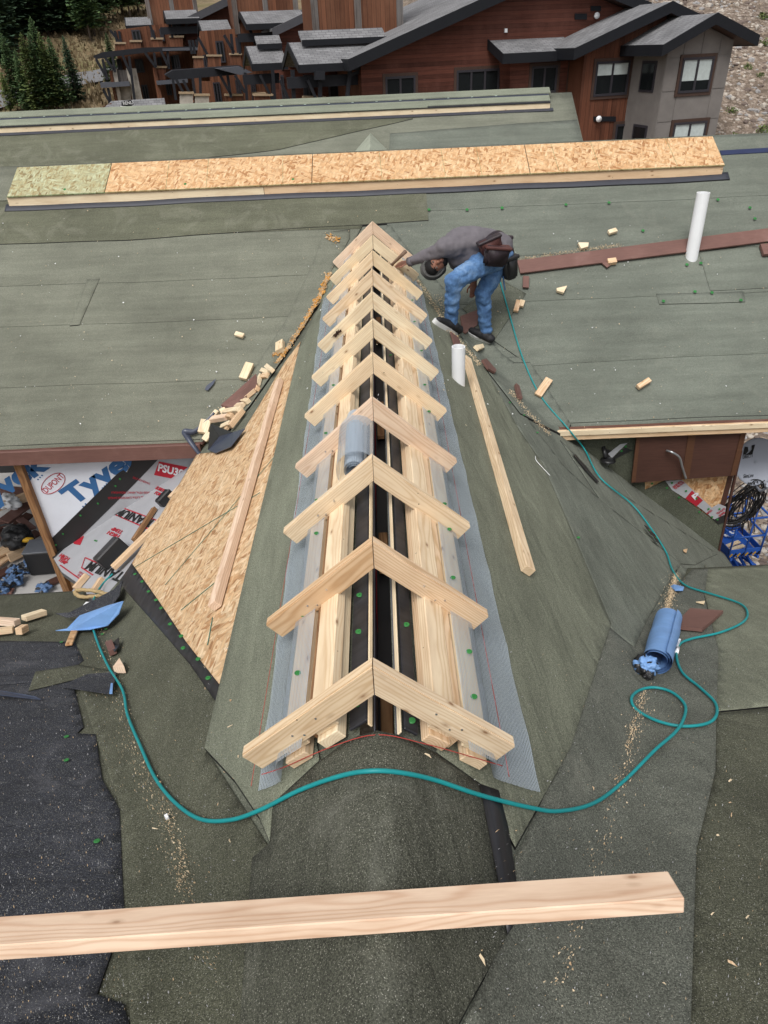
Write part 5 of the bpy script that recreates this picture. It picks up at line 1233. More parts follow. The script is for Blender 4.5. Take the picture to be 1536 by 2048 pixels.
def ublock(par, nm, x0, y0, x1, y1, v, d, mat, cap=None):
    o = pq(nm, [(x0, y0), (x1, y0), (x1, y1), (x0, y1)], v, d, mat, par)
    if cap:
        q = pq('coping', [(x0-2, y0-4), (x1+2, y0-4), (x1+2, y0), (x0-2, y0)], v-.08, d+.16, cap, o)
    return o
cross_gable(lodge, (560, 86), (598, 131), 765, .2, 4.6, wtrim, True); cross_gable(lodge, (487, 93), (505, 129), 560, 6.0, 4.0, wtrim, True)
# porch of the main wing
pq('porch_wall', [(560, 140), (724, 135), (724, 260), (560, 260)], 4.9, .2, sid_h, lodge)
for a in ((700, 138, 690, 240, .3), (640, 140, 640, 250, .3), (585, 140, 590, 250, .8), (610, 150, 612, 240, 4), (545, 140, 552, 240, 6)): post(lodge, *a)
for a in ((615, 160, 640, 215, .4), (520, 150, 545, 200, 6), (560, 160, 580, 205, 2), (700, 150, 720, 143, .3)): post(lodge, *a, .12)
for x0, x1, v in ((655, 700, 4.8), (606, 632, 4.8), (560, 575, 4.8)): win(x0, 150, x1, 235, v, lodge, 2, 0, 0, False)
ublock(lodge, 'end_beam', 632, 142, 650, 160, -.2, .5, beam_m)
ublock(lodge, 'balcony_wall', 612, 197, 650, 240, 1.0, .6, sid_v, capm); ublock(lodge, 'balcony_wall', 510, 192, 545, 240, 6, .5, sid_v, capm)
ublock(lodge, 'balcony_wall', 650, 200, 692, 240, .2, .4, sid_v, capm)

# second wing
w2 = tag(empty('lodge_building', LB(-4, 20, -7)), 'middle lodge wing with two dormers and orange balconies, behind the main gable', 'building')
pq('wall', [(548, 62), (600, 36), (660, 12), (720, 0), (740, 230), (548, 230)], 15, .3, sid_h, w2)
r0_, r1_ = Bp(543, 58, 14.4), Bp(700, -18, 14.4)
o = prism('roof', [LB(r0_[0], 14.2, r0_[1]), LB(r1_[0], 14.2, r1_[1]), LB(r1_[0], 24, r1_[1]), LB(r0_[0], 24, r0_[1])], (0, 0, -.12), shin, w2)
uz('fascia', [(r0_[0], r0_[1]+.02), (r1_[0], r1_[1]+.02), (r1_[0], r1_[1]-.4), (r0_[0], r0_[1]-.4)], 14.15, .06, plain('weathered_fascia', (.06, .06, .068), .7), o)
tower(w2, 470, 592, 22, 19, 4, sid_o, 2)
cross_gable(w2, (463, 24), (493, 49), 600, 15.2, 5.6, sid_o); cross_gable(w2, (381, 42), (404, 63), 455, 21, 4.6, sid_o)
pq('wall', [(400, 62), (552, 52), (552, 240), (380, 240)], 20.5, .3, sid_o, w2)
for x0, x1, y0, y1 in ((430, 452, 82, 125), (505, 540, 66, 88), (470, 482, 75, 110), (405, 420, 110, 135), (425, 445, 165, 205), (470, 485, 160, 200), (500, 515, 162, 205), (540, 555, 160, 195), (345, 362, 110, 138)): win(x0, y0, x1, y1, 20.4 if x0 > 380 else 25.9, w2, 2, 0, 0, False)
for x0, x1, y0, y1 in ((388, 406, 116, 140), (416, 442, 113, 140), (462, 482, 110, 140), (398, 420, 150, 162)): ublock(w2, 'balcony_wall', x0, y0, x1, y1, 17.5, .5, sid_o, capm)
for a in ((396, 75, 415, 110, 20), (385, 80, 390, 108, 20), (378, 80, 384, 108, 20), (448, 70, 468, 105, 16), (462, 68, 466, 108, 16), (478, 70, 480, 108, 16), (500, 60, 510, 85, 16)): post(w2, *a, .16)
ca = ((330, 150), (345, 141), (480, 131), (492, 140), (490, 148), (345, 160)); pq('canopy', ca, 15, 2.6, beam_m, w2)
pq('canopy', [(432, 137), (480, 133), (505, 145), (480, 150)], 13.5, 2.5, plain('grey_metal', (.07, .075, .09), .5), w2)
for a in ((345, 155, 352, 200, 15), (352, 158, 372, 195, 15), (385, 155, 392, 205, 15), (366, 160, 386, 200, 15), (400, 152, 402, 205, 15), (440, 150, 462, 190, 14), (455, 150, 462, 195, 14), (490, 145, 494, 200, 13.5), (470, 150, 490, 185, 13.5)): post(w2, *a, .15)
for x0, x1, y0, y1, m in ((360, 386, 188, 235, stone_m), (390, 418, 192, 235, stone_m), (452, 484, 192, 235, sid_o), (508, 530, 189, 235, sid_v)): ublock(w2, 'balcony_pier', x0, y0, x1, y1, 14.5, .5, m, capm)
for x0, x1, y in ((386, 392, 205), (420, 450, 204), (484, 508, 203)): 
    for i in range(7): post(w2, x0+(x1-x0)*i/6, y, x0+(x1-x0)*i/6, y+30, 14.6, .05)

# third wing
w3 = tag(empty('lodge_building', LB(-14, 30, -6)), 'far left lodge wing with stone piers and dark canopy over balconies', 'building')
pq('wall', [(232, 60), (372, 42), (420, 20), (470, 0), (475, 90), (400, 240), (240, 240)], 28, .3, sid_o, w3)
r0_, r1_ = Bp(368, 38, 27), Bp(470, -12, 27)
o = prism('roof', [LB(r0_[0], 26.6, r0_[1]), LB(r1_[0], 26.6, r1_[1]), LB(r1_[0], 38, r1_[1]), LB(r0_[0], 38, r0_[1])], (0, 0, -.12), shin, w3)
uz('fascia', [(r0_[0], r0_[1]+.02), (r1_[0], r1_[1]+.02), (r1_[0], r1_[1]-.45), (r0_[0], r0_[1]-.45)], 26.5, .06, MAT['weathered_fascia'], o)
pq('wall', [(372, 52), (430, 22), (475, 0), (475, 100), (372, 100)], 27.4, .2, sid_h, w3)
tower(w3, 298, 392, 24, 31, 4, sid_o, 2)
cross_gable(w3, (307, 22), (332, 39), 392, 26, 5.5, wtrim); cross_gable(w3, (230, 36), (252, 52), 300, 29, 5.0, wtrim)
for x0, x1, y0, y1 in ((262, 284, 60, 85), (300, 312, 60, 82), (318, 330, 58, 82), (343, 366, 48, 78), (268, 290, 118, 145), (313, 326, 115, 138), (340, 362, 112, 138), (282, 300, 170, 200), (232, 246, 118, 140), (330, 345, 165, 190)): win(x0, y0, x1, y1, 27.9, w3, 2, 0, 0, False)
for x0, x1, y0, y1 in ((230, 250, 88, 105), (261, 282, 84, 102), (303, 325, 79, 96), (340, 366, 75, 95)): ublock(w3, 'balcony_wall', x0, y0, x1, y1, 26.5, .6, sid_o, capm)
pq('canopy', [(186, 112), (205, 104), (290, 95), (418, 92), (420, 100), (300, 104), (190, 118)], 25, 2.8, beam_m, w3)
pq('canopy_edge', [(325, 97), (420, 93), (421, 100), (325, 102)], 24.8, .2, MAT['grey_metal'], w3)
for a in ((220, 60, 240, 85, 28), (238, 62, 242, 85, 28), (230, 62, 234, 85, 28), (300, 50, 310, 78, 26.5), (338, 45, 345, 75, 26.5), (192, 118, 210, 150, 25), (205, 118, 215, 160, 25), (210, 115, 228, 140, 25), (225, 112, 230, 145, 25), (245, 110, 262, 150, 25), (258, 112, 270, 205, 25), (290, 105, 312, 135, 25), (308, 105, 312, 135, 25), (322, 102, 338, 135, 25), (335, 102, 338, 138, 25), (206, 178, 220, 205, 25), (216, 176, 222, 205, 25)): post(w3, *a, .17)
for p4, m in ((((224, 138), (233, 138), (245, 215), (232, 215)), stone_m), (((252, 137), (272, 137), (288, 212), (268, 212)), stone_m), (((218, 142), (225, 140), (237, 205), (230, 206)), sid_o), (((305, 135), (312, 135), (328, 215), (318, 215)), sid_o)): pq('pier', p4, 25.4, .8, m, w3)
pq('balcony_slab', [(200, 166), (258, 163), (260, 172), (202, 176)], 24.8, 2, MAT['grey_metal'], w3); pq('balcony_slab', [(312, 162), (375, 158), (376, 165), (314, 170)], 24.8, 2, MAT['grey_metal'], w3)
ublock(w3, 'balcony_wall', 232, 140, 255, 165, 25.6, .2, sid_g); ublock(w3, 'balcony_wall', 312, 136, 332, 160, 25.6, .3, sid_v, capm); ublock(w3, 'stone_wall', 236, 172, 262, 212, 25.8, .3, stone_m)
# low roof and printed canopy in front of it
lr = tag(empty('entrance_roof', LB(-17, 18, -6)), 'low shingled roof just above the felted roof at the far left', 'roof')
a, b, c_ = Bp(195, 214, 18), Bp(222, 203, 18), Bp(330, 203, 18)
prism('slope', [LB(a[0], 18, a[1]-.3), LB(b[0], 18.6, b[1]), LB(c_[0], 18.6, b[1]), LB(c_[0], 17, a[1]-.9), LB(b[0]+.6, 17, a[1]-.9)], (0, 0, -.1), shin, lr)
pq('gable_wall', [(200, 216), (222, 206), (240, 222), (200, 230)], 18.4, .2, sid_v, lr)
tn = tag(empty('canopy_tent', LB(-14, 16, -6)), 'black and white printed canopy in front of the far left wing', 'canopy')
pq('black_panel', [(243, 203), (262, 200), (268, 208), (262, 213), (243, 212)], 16, .05, fasc, tn); pq('white_panel', [(241, 212), (264, 213), (258, 221), (240, 221)], 15.95, .05, pvc, tn)
u, z = Bp(256, 206, 15.98); text('RENU', .24, axes(LB(u, 15.9, z), UD, NF), pvc, tn)
# ------------------------------------------------------------------ trees
def conifer_mesh(seed, col, bare=.12, wid=.17, dens=1.0):
    """unit-height conifer: crown of drooping sprays"""
    rg = random.Random(seed); V, F = [], []
    z = bare
    while z < .985:
        f = (z-bare)/(1-bare); rad = wid*((1-f)**.75)*(.55+.45*min(1, f*6+.3))*rg.uniform(.75, 1.15)+.006
        for b in range(int((7 if f < .8 else 5)*dens)):
            a = rg.uniform(0, 6.283); L = rad*rg.uniform(.5, 1.15); dr = rg.uniform(-.10, .35)*L
            d = Vector((math.cos(a), math.sin(a), 0)); s = Vector((-d.y, d.x, 0)); base = Vector((0, 0, z+rg.uniform(-.012, .012)))
            n = 4
            for k in range(n):
                t = (k+.6)/n; p = base+d*L*t-Vector((0, 0, dr*t*t)); w = L*(.34*(1-t)+.12)
                for sg in (-1, 1):
                    q = p+d*L*.26*rg.uniform(.6, 1.2)+s*sg*w*rg.uniform(.6, 1.3)+Vector((0, 0, rg.uniform(-.014, .010)))
                    i = len(V); V.extend([p-d*L*.05, q, p+d*L*.24+Vector((0, 0, rg.uniform(-.01, .014)))]); F.append([i, i+1, i+2] if sg > 0 else [i, i+2, i+1])
        z += .0135/dens*rg.uniform(.7, 1.3)
    i = len(V); V.extend([Vector((.006, 0, .97)), Vector((-.006, .004, .97)), Vector((0, 0, 1.01))]); F.append([i, i+1, i+2])
    return mesh('crown', V, F, col)
def leafmat(name, a, b_):
    m, nt, b = newmat(name); k = NT(nt); g = k.n('ShaderNodeNewGeometry'); f = k.noise(k.coord(), 9, 4, .7)
    r = k.math('ADD', k.math('MULTIPLY', g.outputs['Random Per Island'], .5), k.math('MULTIPLY', f, .5))
    c = k.ramp(r, [(.25, a), (.75, b_)]); oi = k.n('ShaderNodeObjectInfo'); c = k.mix(1, c, k.ramp(oi.outputs['Random'], [(0, .75), (1, 1.2)]), 'MULTIPLY')
    k.l(c, b.inputs['Base Color']); b.inputs['Roughness'].default_value = .8; b.inputs['Specular IOR Level'].default_value = .15; return m
lf_a = leafmat('needles_green', (.040, .078, .036), (.115, .175, .072)); lf_b = leafmat('needles_yellow_green', (.055, .085, .028), (.165, .210, .070)); lf_d = leafmat('needles_dark', (.042, .080, .050), (.105, .165, .090))
bark = plain('grey_bark', (.16, .13, .11), .9, var=.3, scale=6)
crowns = {'a': [conifer_mesh(1, lf_a, .12, .19, 1.3), conifer_mesh(2, lf_a, .16, .18, 1.3)], 'b': [conifer_mesh(3, lf_b, .2, .17, 1.2), conifer_mesh(4, lf_b, .10, .18, 1.2)], 'd': [conifer_mesh(5, lf_d, .03, .21, 1.4), conifer_mesh(6, lf_d, .06, .20, 1.4)]}
tv, tf = tube_data([(0, 0, -.04), (0, 0, .3), (.003, 0, .7), (0, 0, .99)], [.013, .010, .006, .001], 7); trunk_me = mesh('trunk', tv, tf, bark, True)
def conifer(P_, Hh, kind, label, grp, i, wd=1.0):
    t = empty('conifer_tree', P_, i*2.4); tag(t, label, 'tree', grp)
    for nm, me in (('trunk', trunk_me), ('crown', crowns[kind][i % 2])):
        o = link(nm, me, t); o.matrix_basis = Matrix.Diagonal((Hh*wd, Hh*wd, Hh, 1))
front = [((66, 232), (30, 98), 'a', 'tall green conifer at the left end of the front clump'), ((86, 232), (52, 62), 'b', 'yellow green conifer with a bare pale trunk in the front clump'), ((100, 229), (75, 60), 'a', 'tallest green conifer in the middle of the front clump'),
         ((118, 226), (90, 62), 'b', 'pale green conifer right of the middle of the front clump'), ((133, 222), (102, 72), 'a', 'slender green conifer behind the dark bushy one'), ((158, 207), (124, 70), 'd', 'dark bushy conifer at the right end of the front clump'),
         ((28, 236), (6, 143), 'b', 'short yellow green conifer at the far left edge'), ((48, 230), (24, 64), 'a', 'green conifer behind the short one at the left edge'), ((110, 224), (112, 30), 'a', 'tall thin conifer rising behind the front clump'), ((233, 166), (218, 65), 'a', 'green conifer half hidden by the far left lodge balcony'), ((217, 170), (205, 118), 'a', 'small conifer beside the stone pier of the far left wing')]
for i, (b_, tp_, kd, lab) in enumerate(front):
    p = TS(*b_); hgt = onY(tp_[0], tp_[1], p.y).z-p.z; conifer(p, hgt, kd, lab, 'conifers on the hillside', i, .80 if kd == 'd' else 1.0)
back = [(-25, 75, 'd'), (0, 82, 'd'), (14, 60, 'd'), (28, 66, 'a'), (42, 50, 'd'), (52, 70, 'd'), (66, 58, 'a'), (78, 74, 'd'), (88, 52, 'a'), (98, 70, 'd'), (112, 60, 'd'), (124, 68, 'd'), (135, 56, 'a'), (146, 66, 'd'), (158, 40, 'd'), (182, 82, 'a'), (190, 72, 'a'), (212, 52, 'a'), (246, 30, 'a'), (262, 40, 'a'), (278, 26, 'a'), (5, 110, 'd'), (-10, 130, 'd'), (170, 22, 'd'), (225, 10, 'd'), (120, 30, 'd'), (70, 30, 'd'), (20, 30, 'd'), (285, 5, 'd'), (255, 2, 'd')]
where = ['far left edge of the picture', 'left of the front clump']
for i, (x, y, kd) in enumerate(back):
    p = TS(x, y); nth = ['first', 'second', 'third', 'fourth', 'fifth', 'sixth', 'seventh', 'eighth', 'ninth', 'tenth', 'eleventh', 'twelfth', 'thirteenth', 'fourteenth', 'fifteenth', 'sixteenth', 'seventeenth', 'eighteenth', 'nineteenth', 'twentieth']
    lab = 'dark conifer in the dense wood at the upper left'
    if x < 0: lab = ['conifer just outside the dense wood at the picture\'s left edge', 'conifer low at the left edge behind the short yellow green one'][y > 100]
    if (x, y) == (5, 110): lab = 'dark conifer above the short yellow green one at the left edge'
    if x in (225, 255, 285): lab = {225: 'left', 255: 'middle', 285: 'right'}[x]+' of three dark conifers cut by the top edge left of the lodge tower'
    if (x, y) == (182, 82): lab = 'left one of two slim conifers alone on the bare slope'
    if (x, y) == (190, 72): lab = 'right one of two slim conifers alone on the bare slope'
    if (x, y) == (212, 52): lab = 'slim conifer left of the far left lodge roof'
    if x in (246, 262, 278): lab = {246: 'leftmost', 262: 'middle', 278: 'rightmost'}[x]+' of three green conifers right above the far left lodge roof'
    conifer(p, random.uniform(8.5, 12) if x not in (182, 190, 212) else 8.0, kd, lab, 'conifers in the wood' if 'dense' in lab else 'conifers on the hillside', i, 1.05)
# stones, dry grass, shrubs on the slopes
def scatter(name, pts, mats, sz, seed, flat=.7):
    rg = random.Random(seed); V, F, fm = [], [], []
    bm = bmesh.new(); bmesh.ops.create_icosphere(bm, subdivisions=1, radius=1); bv = [v.co.copy() for v in bm.verts]; bf = [[v.index for v in f.verts] for f in bm.faces]; bm.free()
    for p in pts:
        s = sz[0]*(sz[1]/sz[0])**(rg.random()**2.2); a = rg.uniform(0, 6.28); st = (rg.uniform(.7, 1.5), rg.uniform(.7, 1.1), rg.uniform(.5, .9)*flat/.7); n = len(V); mi = rg.randrange(len(mats))
        for v in bv:
            w = Vector((v.x*st[0], v.y*st[1], v.z*st[2]))*s*rg.uniform(.82, 1.15); V.append(p+Vector((w.x*math.cos(a)-w.y*math.sin(a), w.x*math.sin(a)+w.y*math.cos(a), w.z)))
        for f in bf: F.append([i+n for i in f]); fm.append(mi)
    return stuff(obj(name, V, F, mats, None, False, fm))
rg = random.Random(11)
stm = [plain('stone_tan', (.26, .205, .155), .9), plain('stone_grey', (.27, .26, .255), .9), plain('stone_pale', (.40, .36, .31), .9), plain('stone_dark', (.13, .10, .085), .9)]
pts = []
for i in range(2600):
    x, y = rg.uniform(1290, 1560), rg.uniform(-25, 310); p = TS(x, y)
    if p.y < 300: pts.append(p)
tag(scatter('stones', pts, stm, (.06, .24), 1), 'loose stones covering the bank right of the stucco bay', 'stones')
pts = []
for i in range(900):
    p = onZ(rg.uniform(1440, 1560), rg.uniform(850, 1135), -9.48); pts.append(Vector((p.x, p.y, TZ(p.x, p.y))))
tag(scatter('gravel', pts, stm, (.035, .16), 2), 'gravel on the ground far below the right eave', 'gravel')
V, F = [], []
for i in range(5200):
    x, y = rg.uniform(-40, 330), rg.uniform(-15, 240); p = TS(x, y)
    if p.y > 250: continue
    hgt = rg.uniform(.12, .55); n = len(V); a = rg.uniform(0, 3.14); w = rg.uniform(.06, .3); d = Vector((math.cos(a), math.sin(a), 0))*w
    V += [p-d, p+d, p+Vector((rg.uniform(-.1, .1), rg.uniform(-.1, .1), hgt))]; F.append([n, n+1, n+2])
gr = leafmat('dry_grass', (.10, .075, .040), (.30, .225, .135)); o = stuff(obj('dry_grass', V, F, gr)); tag(o, 'dry tan grass and brush on the hillside at the left', 'grass', None, 'stuff')
def shrub(x, y, r, label):
    p = TS(x, y); t = tag(empty('shrub', p), label, 'shrub', 'shrubs on the stony bank'); V, F = [], []
    for i in range(170):
        d = Vector((rg.gauss(0, 1), rg.gauss(0, 1), abs(rg.gauss(0, 1)))).normalized()*r*rg.uniform(.3, 1); s = r*.22; n = len(V)
        V += [p+d+Vector([rg.uniform(-s, s) for _ in range(3)]) for _ in range(3)]; F.append([n, n+1, n+2])
    obj('foliage', V, F, lf_b, t); tube('stem', [p-Vector((0, 0, .1)), p+Vector((0, 0, r*.6))], r*.06, bark, t, 5)
for x, y, r, l in ((1528, 40, .42, 'leafy shrub high on the stony bank at the right edge'), (1530, 92, .35, 'small shrub right of the stucco bay roof tip'), (1494, 138, .28, 'tiny shrub beside the stucco bay eave'), (1518, 155, .25, 'tiny shrub low right of the stucco bay eave'), (1462, 228, .35, 'shrub close beside the lower stucco window wall'), (1470, 285, .45, 'shrub at the foot of the bank by the ridge box end'), (1530, 270, .5, 'shrub at the foot of the bank on the right edge')): shrub(x, y, r, l)
# blue film and scrap on the far right of the main ridge
plank('flashing_strip', (1440, 308), (1545, 302), .07, .02, plain('navy_film', (.022, .03, .075), .4), 'dark blue film strip along the ridge right of the strand board box', 'film', .0)

# ------------------------------------------------------------------ terrace clutter
ZT = -3.98
def tpk(a, b, w, t, lift, mat, lab, roll=0):
    A, B = onZ(*a, ZT+lift), onZ(*b, ZT+lift); return tag(bar('plank', A, B, w, t, mat, None, Vector((roll, 0, 1)), .003, .5), lab, 'lumber', 'planks heaped on the terrace')
for a, b, w, t, l, m, lab, rl_ in (((-20, 982), (50, 990), .26, .04, .30, brown, 'brown plank at the back of the terrace heap', 0), ((-20, 1028), (56, 1001), .05, .13, .35, lum_warm, 'bare wood plank on edge across the terrace heap', 0), ((8, 1045), (58, 1008), .17, .03, .28, brown, 'brown plank slanting under the bare wood plank', .2),
        ((-20, 1060), (42, 1030), .2, .03, .22, brown, 'brown plank behind the black bag', 0), ((-25, 1088), (14, 1062), .2, .03, .12, brown, 'brown plank left of the black bag', .2), ((18, 1098), (78, 1066), .17, .03, .12, brown, 'brown plank between the bag and the black box', 0), ((-20, 1118), (26, 1094), .16, .03, .10, lum_warm, 'upper of two orange planks at the left edge', .15),
        ((-20, 1140), (28, 1104), .16, .03, .04, lum_warm, 'lower of two orange planks at the left edge', 0), ((20, 1124), (82, 1094), .05, .13, .03, lum_warm, 'bare wood plank on edge in front of the yellow drill', 0), ((-25, 1164), (20, 1140), .14, .03, .0, brown_old, 'dark plank at the lower left of the terrace heap', 0),
        ((-20, 1186), (27, 1184), .09, .03, .0, brown, 'brown plank end nearest the felted eave', 0), ((96, 1170), (118, 1160), .12, .03, .0, brown_old, 'dark plank at the foot of the corner post', 0), ((30, 1056), (60, 1030), .12, .03, .26, brown_old, 'dark plank right behind the black bag', .3), ((40, 1040), (66, 1060), .1, .03, .3, brown, 'short brown plank beside the corner post', .2)): tpk(a, b, w, t, l, m, lab, rl_)
bg_ = tag(empty('tool_bag', onZ(34, 1080, ZT)), 'open black tool bag on the terrace planks', 'bag')
cb = onZ(32, 1074, ZT+.32); crumple('bag_body', cb, .20, [black_p], bg_, 3, (1.15, .85, .8), 4, .35); tube('handle', smooth_path([cb+Vector((-.2, -.05, .05)), cb+Vector((-.1, -.12, .25)), cb+Vector((.1, -.12, .27)), cb+Vector((.2, -.05, .1))]), .015, black_p, bg_, 6)
dr = tag(empty('cordless_drill', onZ(54, 1088, ZT+.2)), 'yellow and black cordless drill beside the black bag', 'drill'); dp = onZ(54, 1086, ZT+.28)
yel = plain('yellow_plastic', (.62, .36, .03), .45)
tube('drill_body', [dp+Vector((-.11, .0, .05)), dp+Vector((.02, 0, .05)), dp+Vector((.09, 0, .05))], [.028, .035, .03], yel, dr, 12); tube('chuck', [dp+Vector((-.17, 0, .05)), dp+Vector((-.11, 0, .05))], [.012, .024], black_p, dr, 10)
tube('grip', [dp+Vector((.03, 0, .04)), dp+Vector((.05, -.04, -.06))], .022, black_p, dr, 8); box('battery', axes(dp+Vector((.06, -.05, -.09)), (1, 0, 0), (0, 0, 1)), .12, .07, .05, yel, dr)
bc = onZ(92, 1150, ZT); tb_ = tag(empty('black_crate', bc), 'black box with a grey film top beside the corner post', 'box'); bM = axes(bc+Vector((-.03, .16, .17)), (1, .08, 0), (0, 0, 1))
box('box_body', bM, .36, .30, .34, black_p, tb_, .01); box('film_lid', bM @ Matrix.Translation((0, 0, .178)), .37, .31, .012, plain('grey_film', (.13, .14, .16), .3), tb_, .004)
blu2 = plain('blue_film_dark', (.09, .16, .30), .4, var=.3, scale=8)
for i, (x, y, r, lab) in enumerate(((26, 1160, .105, 'round wad of blue film in the middle of the terrace'), (28, 1140, .08, 'dark wad of film above the round blue one'), (52, 1135, .10, 'wad of blue film against the black box'), (88, 1175, .085, 'wad of blue film alone near the corner post foot'), (-2, 1176, .11, 'wad of blue film at the left picture edge'))):
    c_ = onZ(x, y, ZT+r*.7); t = tag(empty('film_wad', (c_.x, c_.y, ZT)), lab, 'film', 'wads of film on the terrace'); crumple('wadded_film', c_, r, [blu2, tar], t, i*3+1, (1.1, 1, .8), 4, .6)
t = tag(empty('plastic_bag', onZ(12, 1002, ZT+.3)), 'white plastic bag on the back planks of the terrace', 'bag'); crumple('bag_film', onZ(12, 1004, ZT+.42), .15, [pvc], t, 7, (1.3, 1, .6), 4, .6)

# ------------------------------------------------------------------ dish, cables, lift
DY_ = 6.45; dc = onY(1514, 924, DY_); dn = (Vector((-.05, -1, .42))).normalized(); dx = Vector((1, 0, 0)); dx = (dx-dn*dx.dot(dn)).normalized(); du = dn.cross(dx)
dsh = tag(empty('satellite_dish', dc), 'grey satellite dish with black lettering at the right edge below the eave', 'satellite dish')
dish_m = plain('pale_grey_paint', (.40, .43, .50), .45, var=.05, scale=3)
V, F = [], []; NRG, NS = 8, 36
for j in range(NRG+1):
    f = j/NRG
    for k in range(NS): a = 2*math.pi*k/NS; V.append(dc+dx*math.cos(a)*f*.235+du*math.sin(a)*f*.262+dn*(.045*f*f-.045))
for j in range(NRG):
    for k in range(NS): F.append([j*NS+k, j*NS+(k+1) % NS, (j+1)*NS+(k+1) % NS, (j+1)*NS+k])
o = obj('reflector', V, F, dish_m, dsh, True); md = o.modifiers.new('s', 'SOLIDIFY'); md.thickness = .008
def dpt(x, y, pr=.014):
    p = hit(x, y, dn, dn.dot(dc)); q = p-dc; f = math.sqrt((q.dot(dx)/.235)**2+(q.dot(du)/.262)**2); return p+dn*(.045*f*f-.045+pr)
prism('printed_logo', [dpt(*q) for q in ((1489, 893), (1496, 894), (1498, 902), (1493, 909), (1487, 910))], dn*.001, black_print, dsh)
prism('printed_logo', [dpt(*q) for q in ((1504, 891), (1511, 889), (1507, 909), (1491, 910), (1499, 906), (1505, 899))], dn*.001, black_print, dsh)
def dtext(b, x0, y0, x1, y1, sz, sh=0):
    a, c_ = dpt(x0, y0, .016), dpt(x1, y1, .016); o = text(b, sz, axes((a+c_)/2, c_-a, dn), black_print, dsh, shear=sh); w = max(v.co.x for v in o.data.vertices)-min(v.co.x for v in o.data.vertices)
    for v in o.data.vertices: v.co.x *= (c_-a).length/w
dtext('DIRECTV', 1486, 915, 1508, 912, .055); dtext('SlimLine', 1486, 953, 1508, 951, .06, .3)
tube('feed_arm', [dc-du*.25-dn*.02, dc-du*.30+dn*.12, dc-du*.22+dn*.3], .014, dish_m, dsh, 8); box('feed_head', axes(dc-du*.20+dn*.31, dx, dn), .10, .05, .06, dish_m, dsh, .01)
tube('mount', [dc-dn*.05, dc-dn*.15-Vector((.1, 0, .05)), Vector((3.58, dc.y+.1, dc.z-.15))], .022, beam_m, dsh, 8)
cb_ = tag(empty('cable_coil', onY(1500, 965, 6.35)), 'bundle of black cables hanging below the satellite dish', 'cables'); prt = []
for i in range(24):
    c0 = onY(1490+rg.uniform(-9, 9), 1012+rg.uniform(-10, 6), 6.38+rg.uniform(-.05, .05)); rx, rz2 = rg.uniform(.10, .19), rg.uniform(.18, .28); tw = rg.uniform(-.35, .2)
    top = onY(1507, 966, 6.38)
    ring = []
    for k in range(29):
        a = 2*math.pi*k/28; p = c0+Vector((math.cos(a)*rx*(1.0-.25*math.sin(a)), math.sin(a*2+i)*.03, math.sin(a)*rz2)); p.x += (p.z-c0.z)*(.35+tw*.3); ring.append(p)
    prt.append(tube_data(ring, .0055, 5, False))
for i in range(7): x0 = 1500+rg.uniform(-8, 10); prt.append(tube_data(smooth_path([onY(x0, 965, 6.36), onY(x0-6+rg.uniform(-8, 8), 1000, 6.33), onY(1480+rg.uniform(-22, 50), 1045+rg.uniform(-8, 25), 6.38)]), .0055, 5))
obj('cable', *join(prt), black_p, cb_, True)
lf_c = onZ(1466, 1088, -8.2); lt = tag(empty('scissor_lift', (lf_c.x, lf_c.y, -9.5)), 'blue scissor lift platform on the ground below the right eave', 'lift')
blm_ = plain('blue_lift_paint', (.02, .095, .40), .45); LX, LY = .36, .44
LM = Matrix.Translation(lf_c) @ Matrix.Rotation(R(6), 4, 'Z')
def lp(x, y, z): return LM @ Vector((x, y, z))
link('platform_floor', box_me('platform_floor', 2*LX, 2*LY, .05, blm_, .01), lt, LM)
for a, b in (((-LX, -LY), (LX, -LY)), ((LX, -LY), (LX, LY)), ((LX, LY), (-LX, LY)), ((-LX, LY), (-LX, -LY))):
    bar('toe_board', lp(*a, .12), lp(*b, .12), .02, .15, blm_, lt)
    for z in (.52, 1.0): tube('guard_rail', [lp(*a, z), lp(*b, z)], .024, blm_, lt, 8)
    tube('rail_post', [lp(*a, 0), lp(*a, 1.0)], .022, blm_, lt, 8); m_ = ((a[0]+b[0])/2, (a[1]+b[1])/2); tube('rail_post', [lp(*m_, 0), lp(*m_, 1.0)], .018, blm_, lt, 8)
for i in range(8): 
    x = -LX+.045+i*(2*LX-.09)/7; bar('hazard_stripe', lp(x-.03, -LY-.018, .02), lp(x+.02, -LY-.018, .10), .012, .04, yel if i % 2 == 0 else black_p, lt, NF, 0)
link('chassis', box_me('chassis', .7, 1.3, .5, blm_, .03), lt, LM @ Matrix.Translation((0, 0, -.95)))
for s in (-1, 1):
    for k in range(3): z0_ = -.75+k*.24; bar('scissor_arm', lp(s*.25, -.5, z0_), lp(s*.25, .5, z0_+.24), .05, .06, blm_, lt); bar('scissor_arm', lp(s*.31, .5, z0_), lp(s*.31, -.5, z0_+.24), .05, .06, blm_, lt)
for i, (a, b) in enumerate((((-.3, -.15), (.1, -.05)), ((-.28, -.28), (.12, -.2)))): tag(bar('board', lp(*a, .06), lp(*b, .09), .09, .04, lum_pale), 'pale board %s on the blue lift platform' % ('at the back' if i == 0 else 'at the front'), 'lumber')
crumple('rubbish', lp(.05, .25, .1), .11, [pvc, blm_], lt, 9, (1.4, 1, .5), 3, .6)
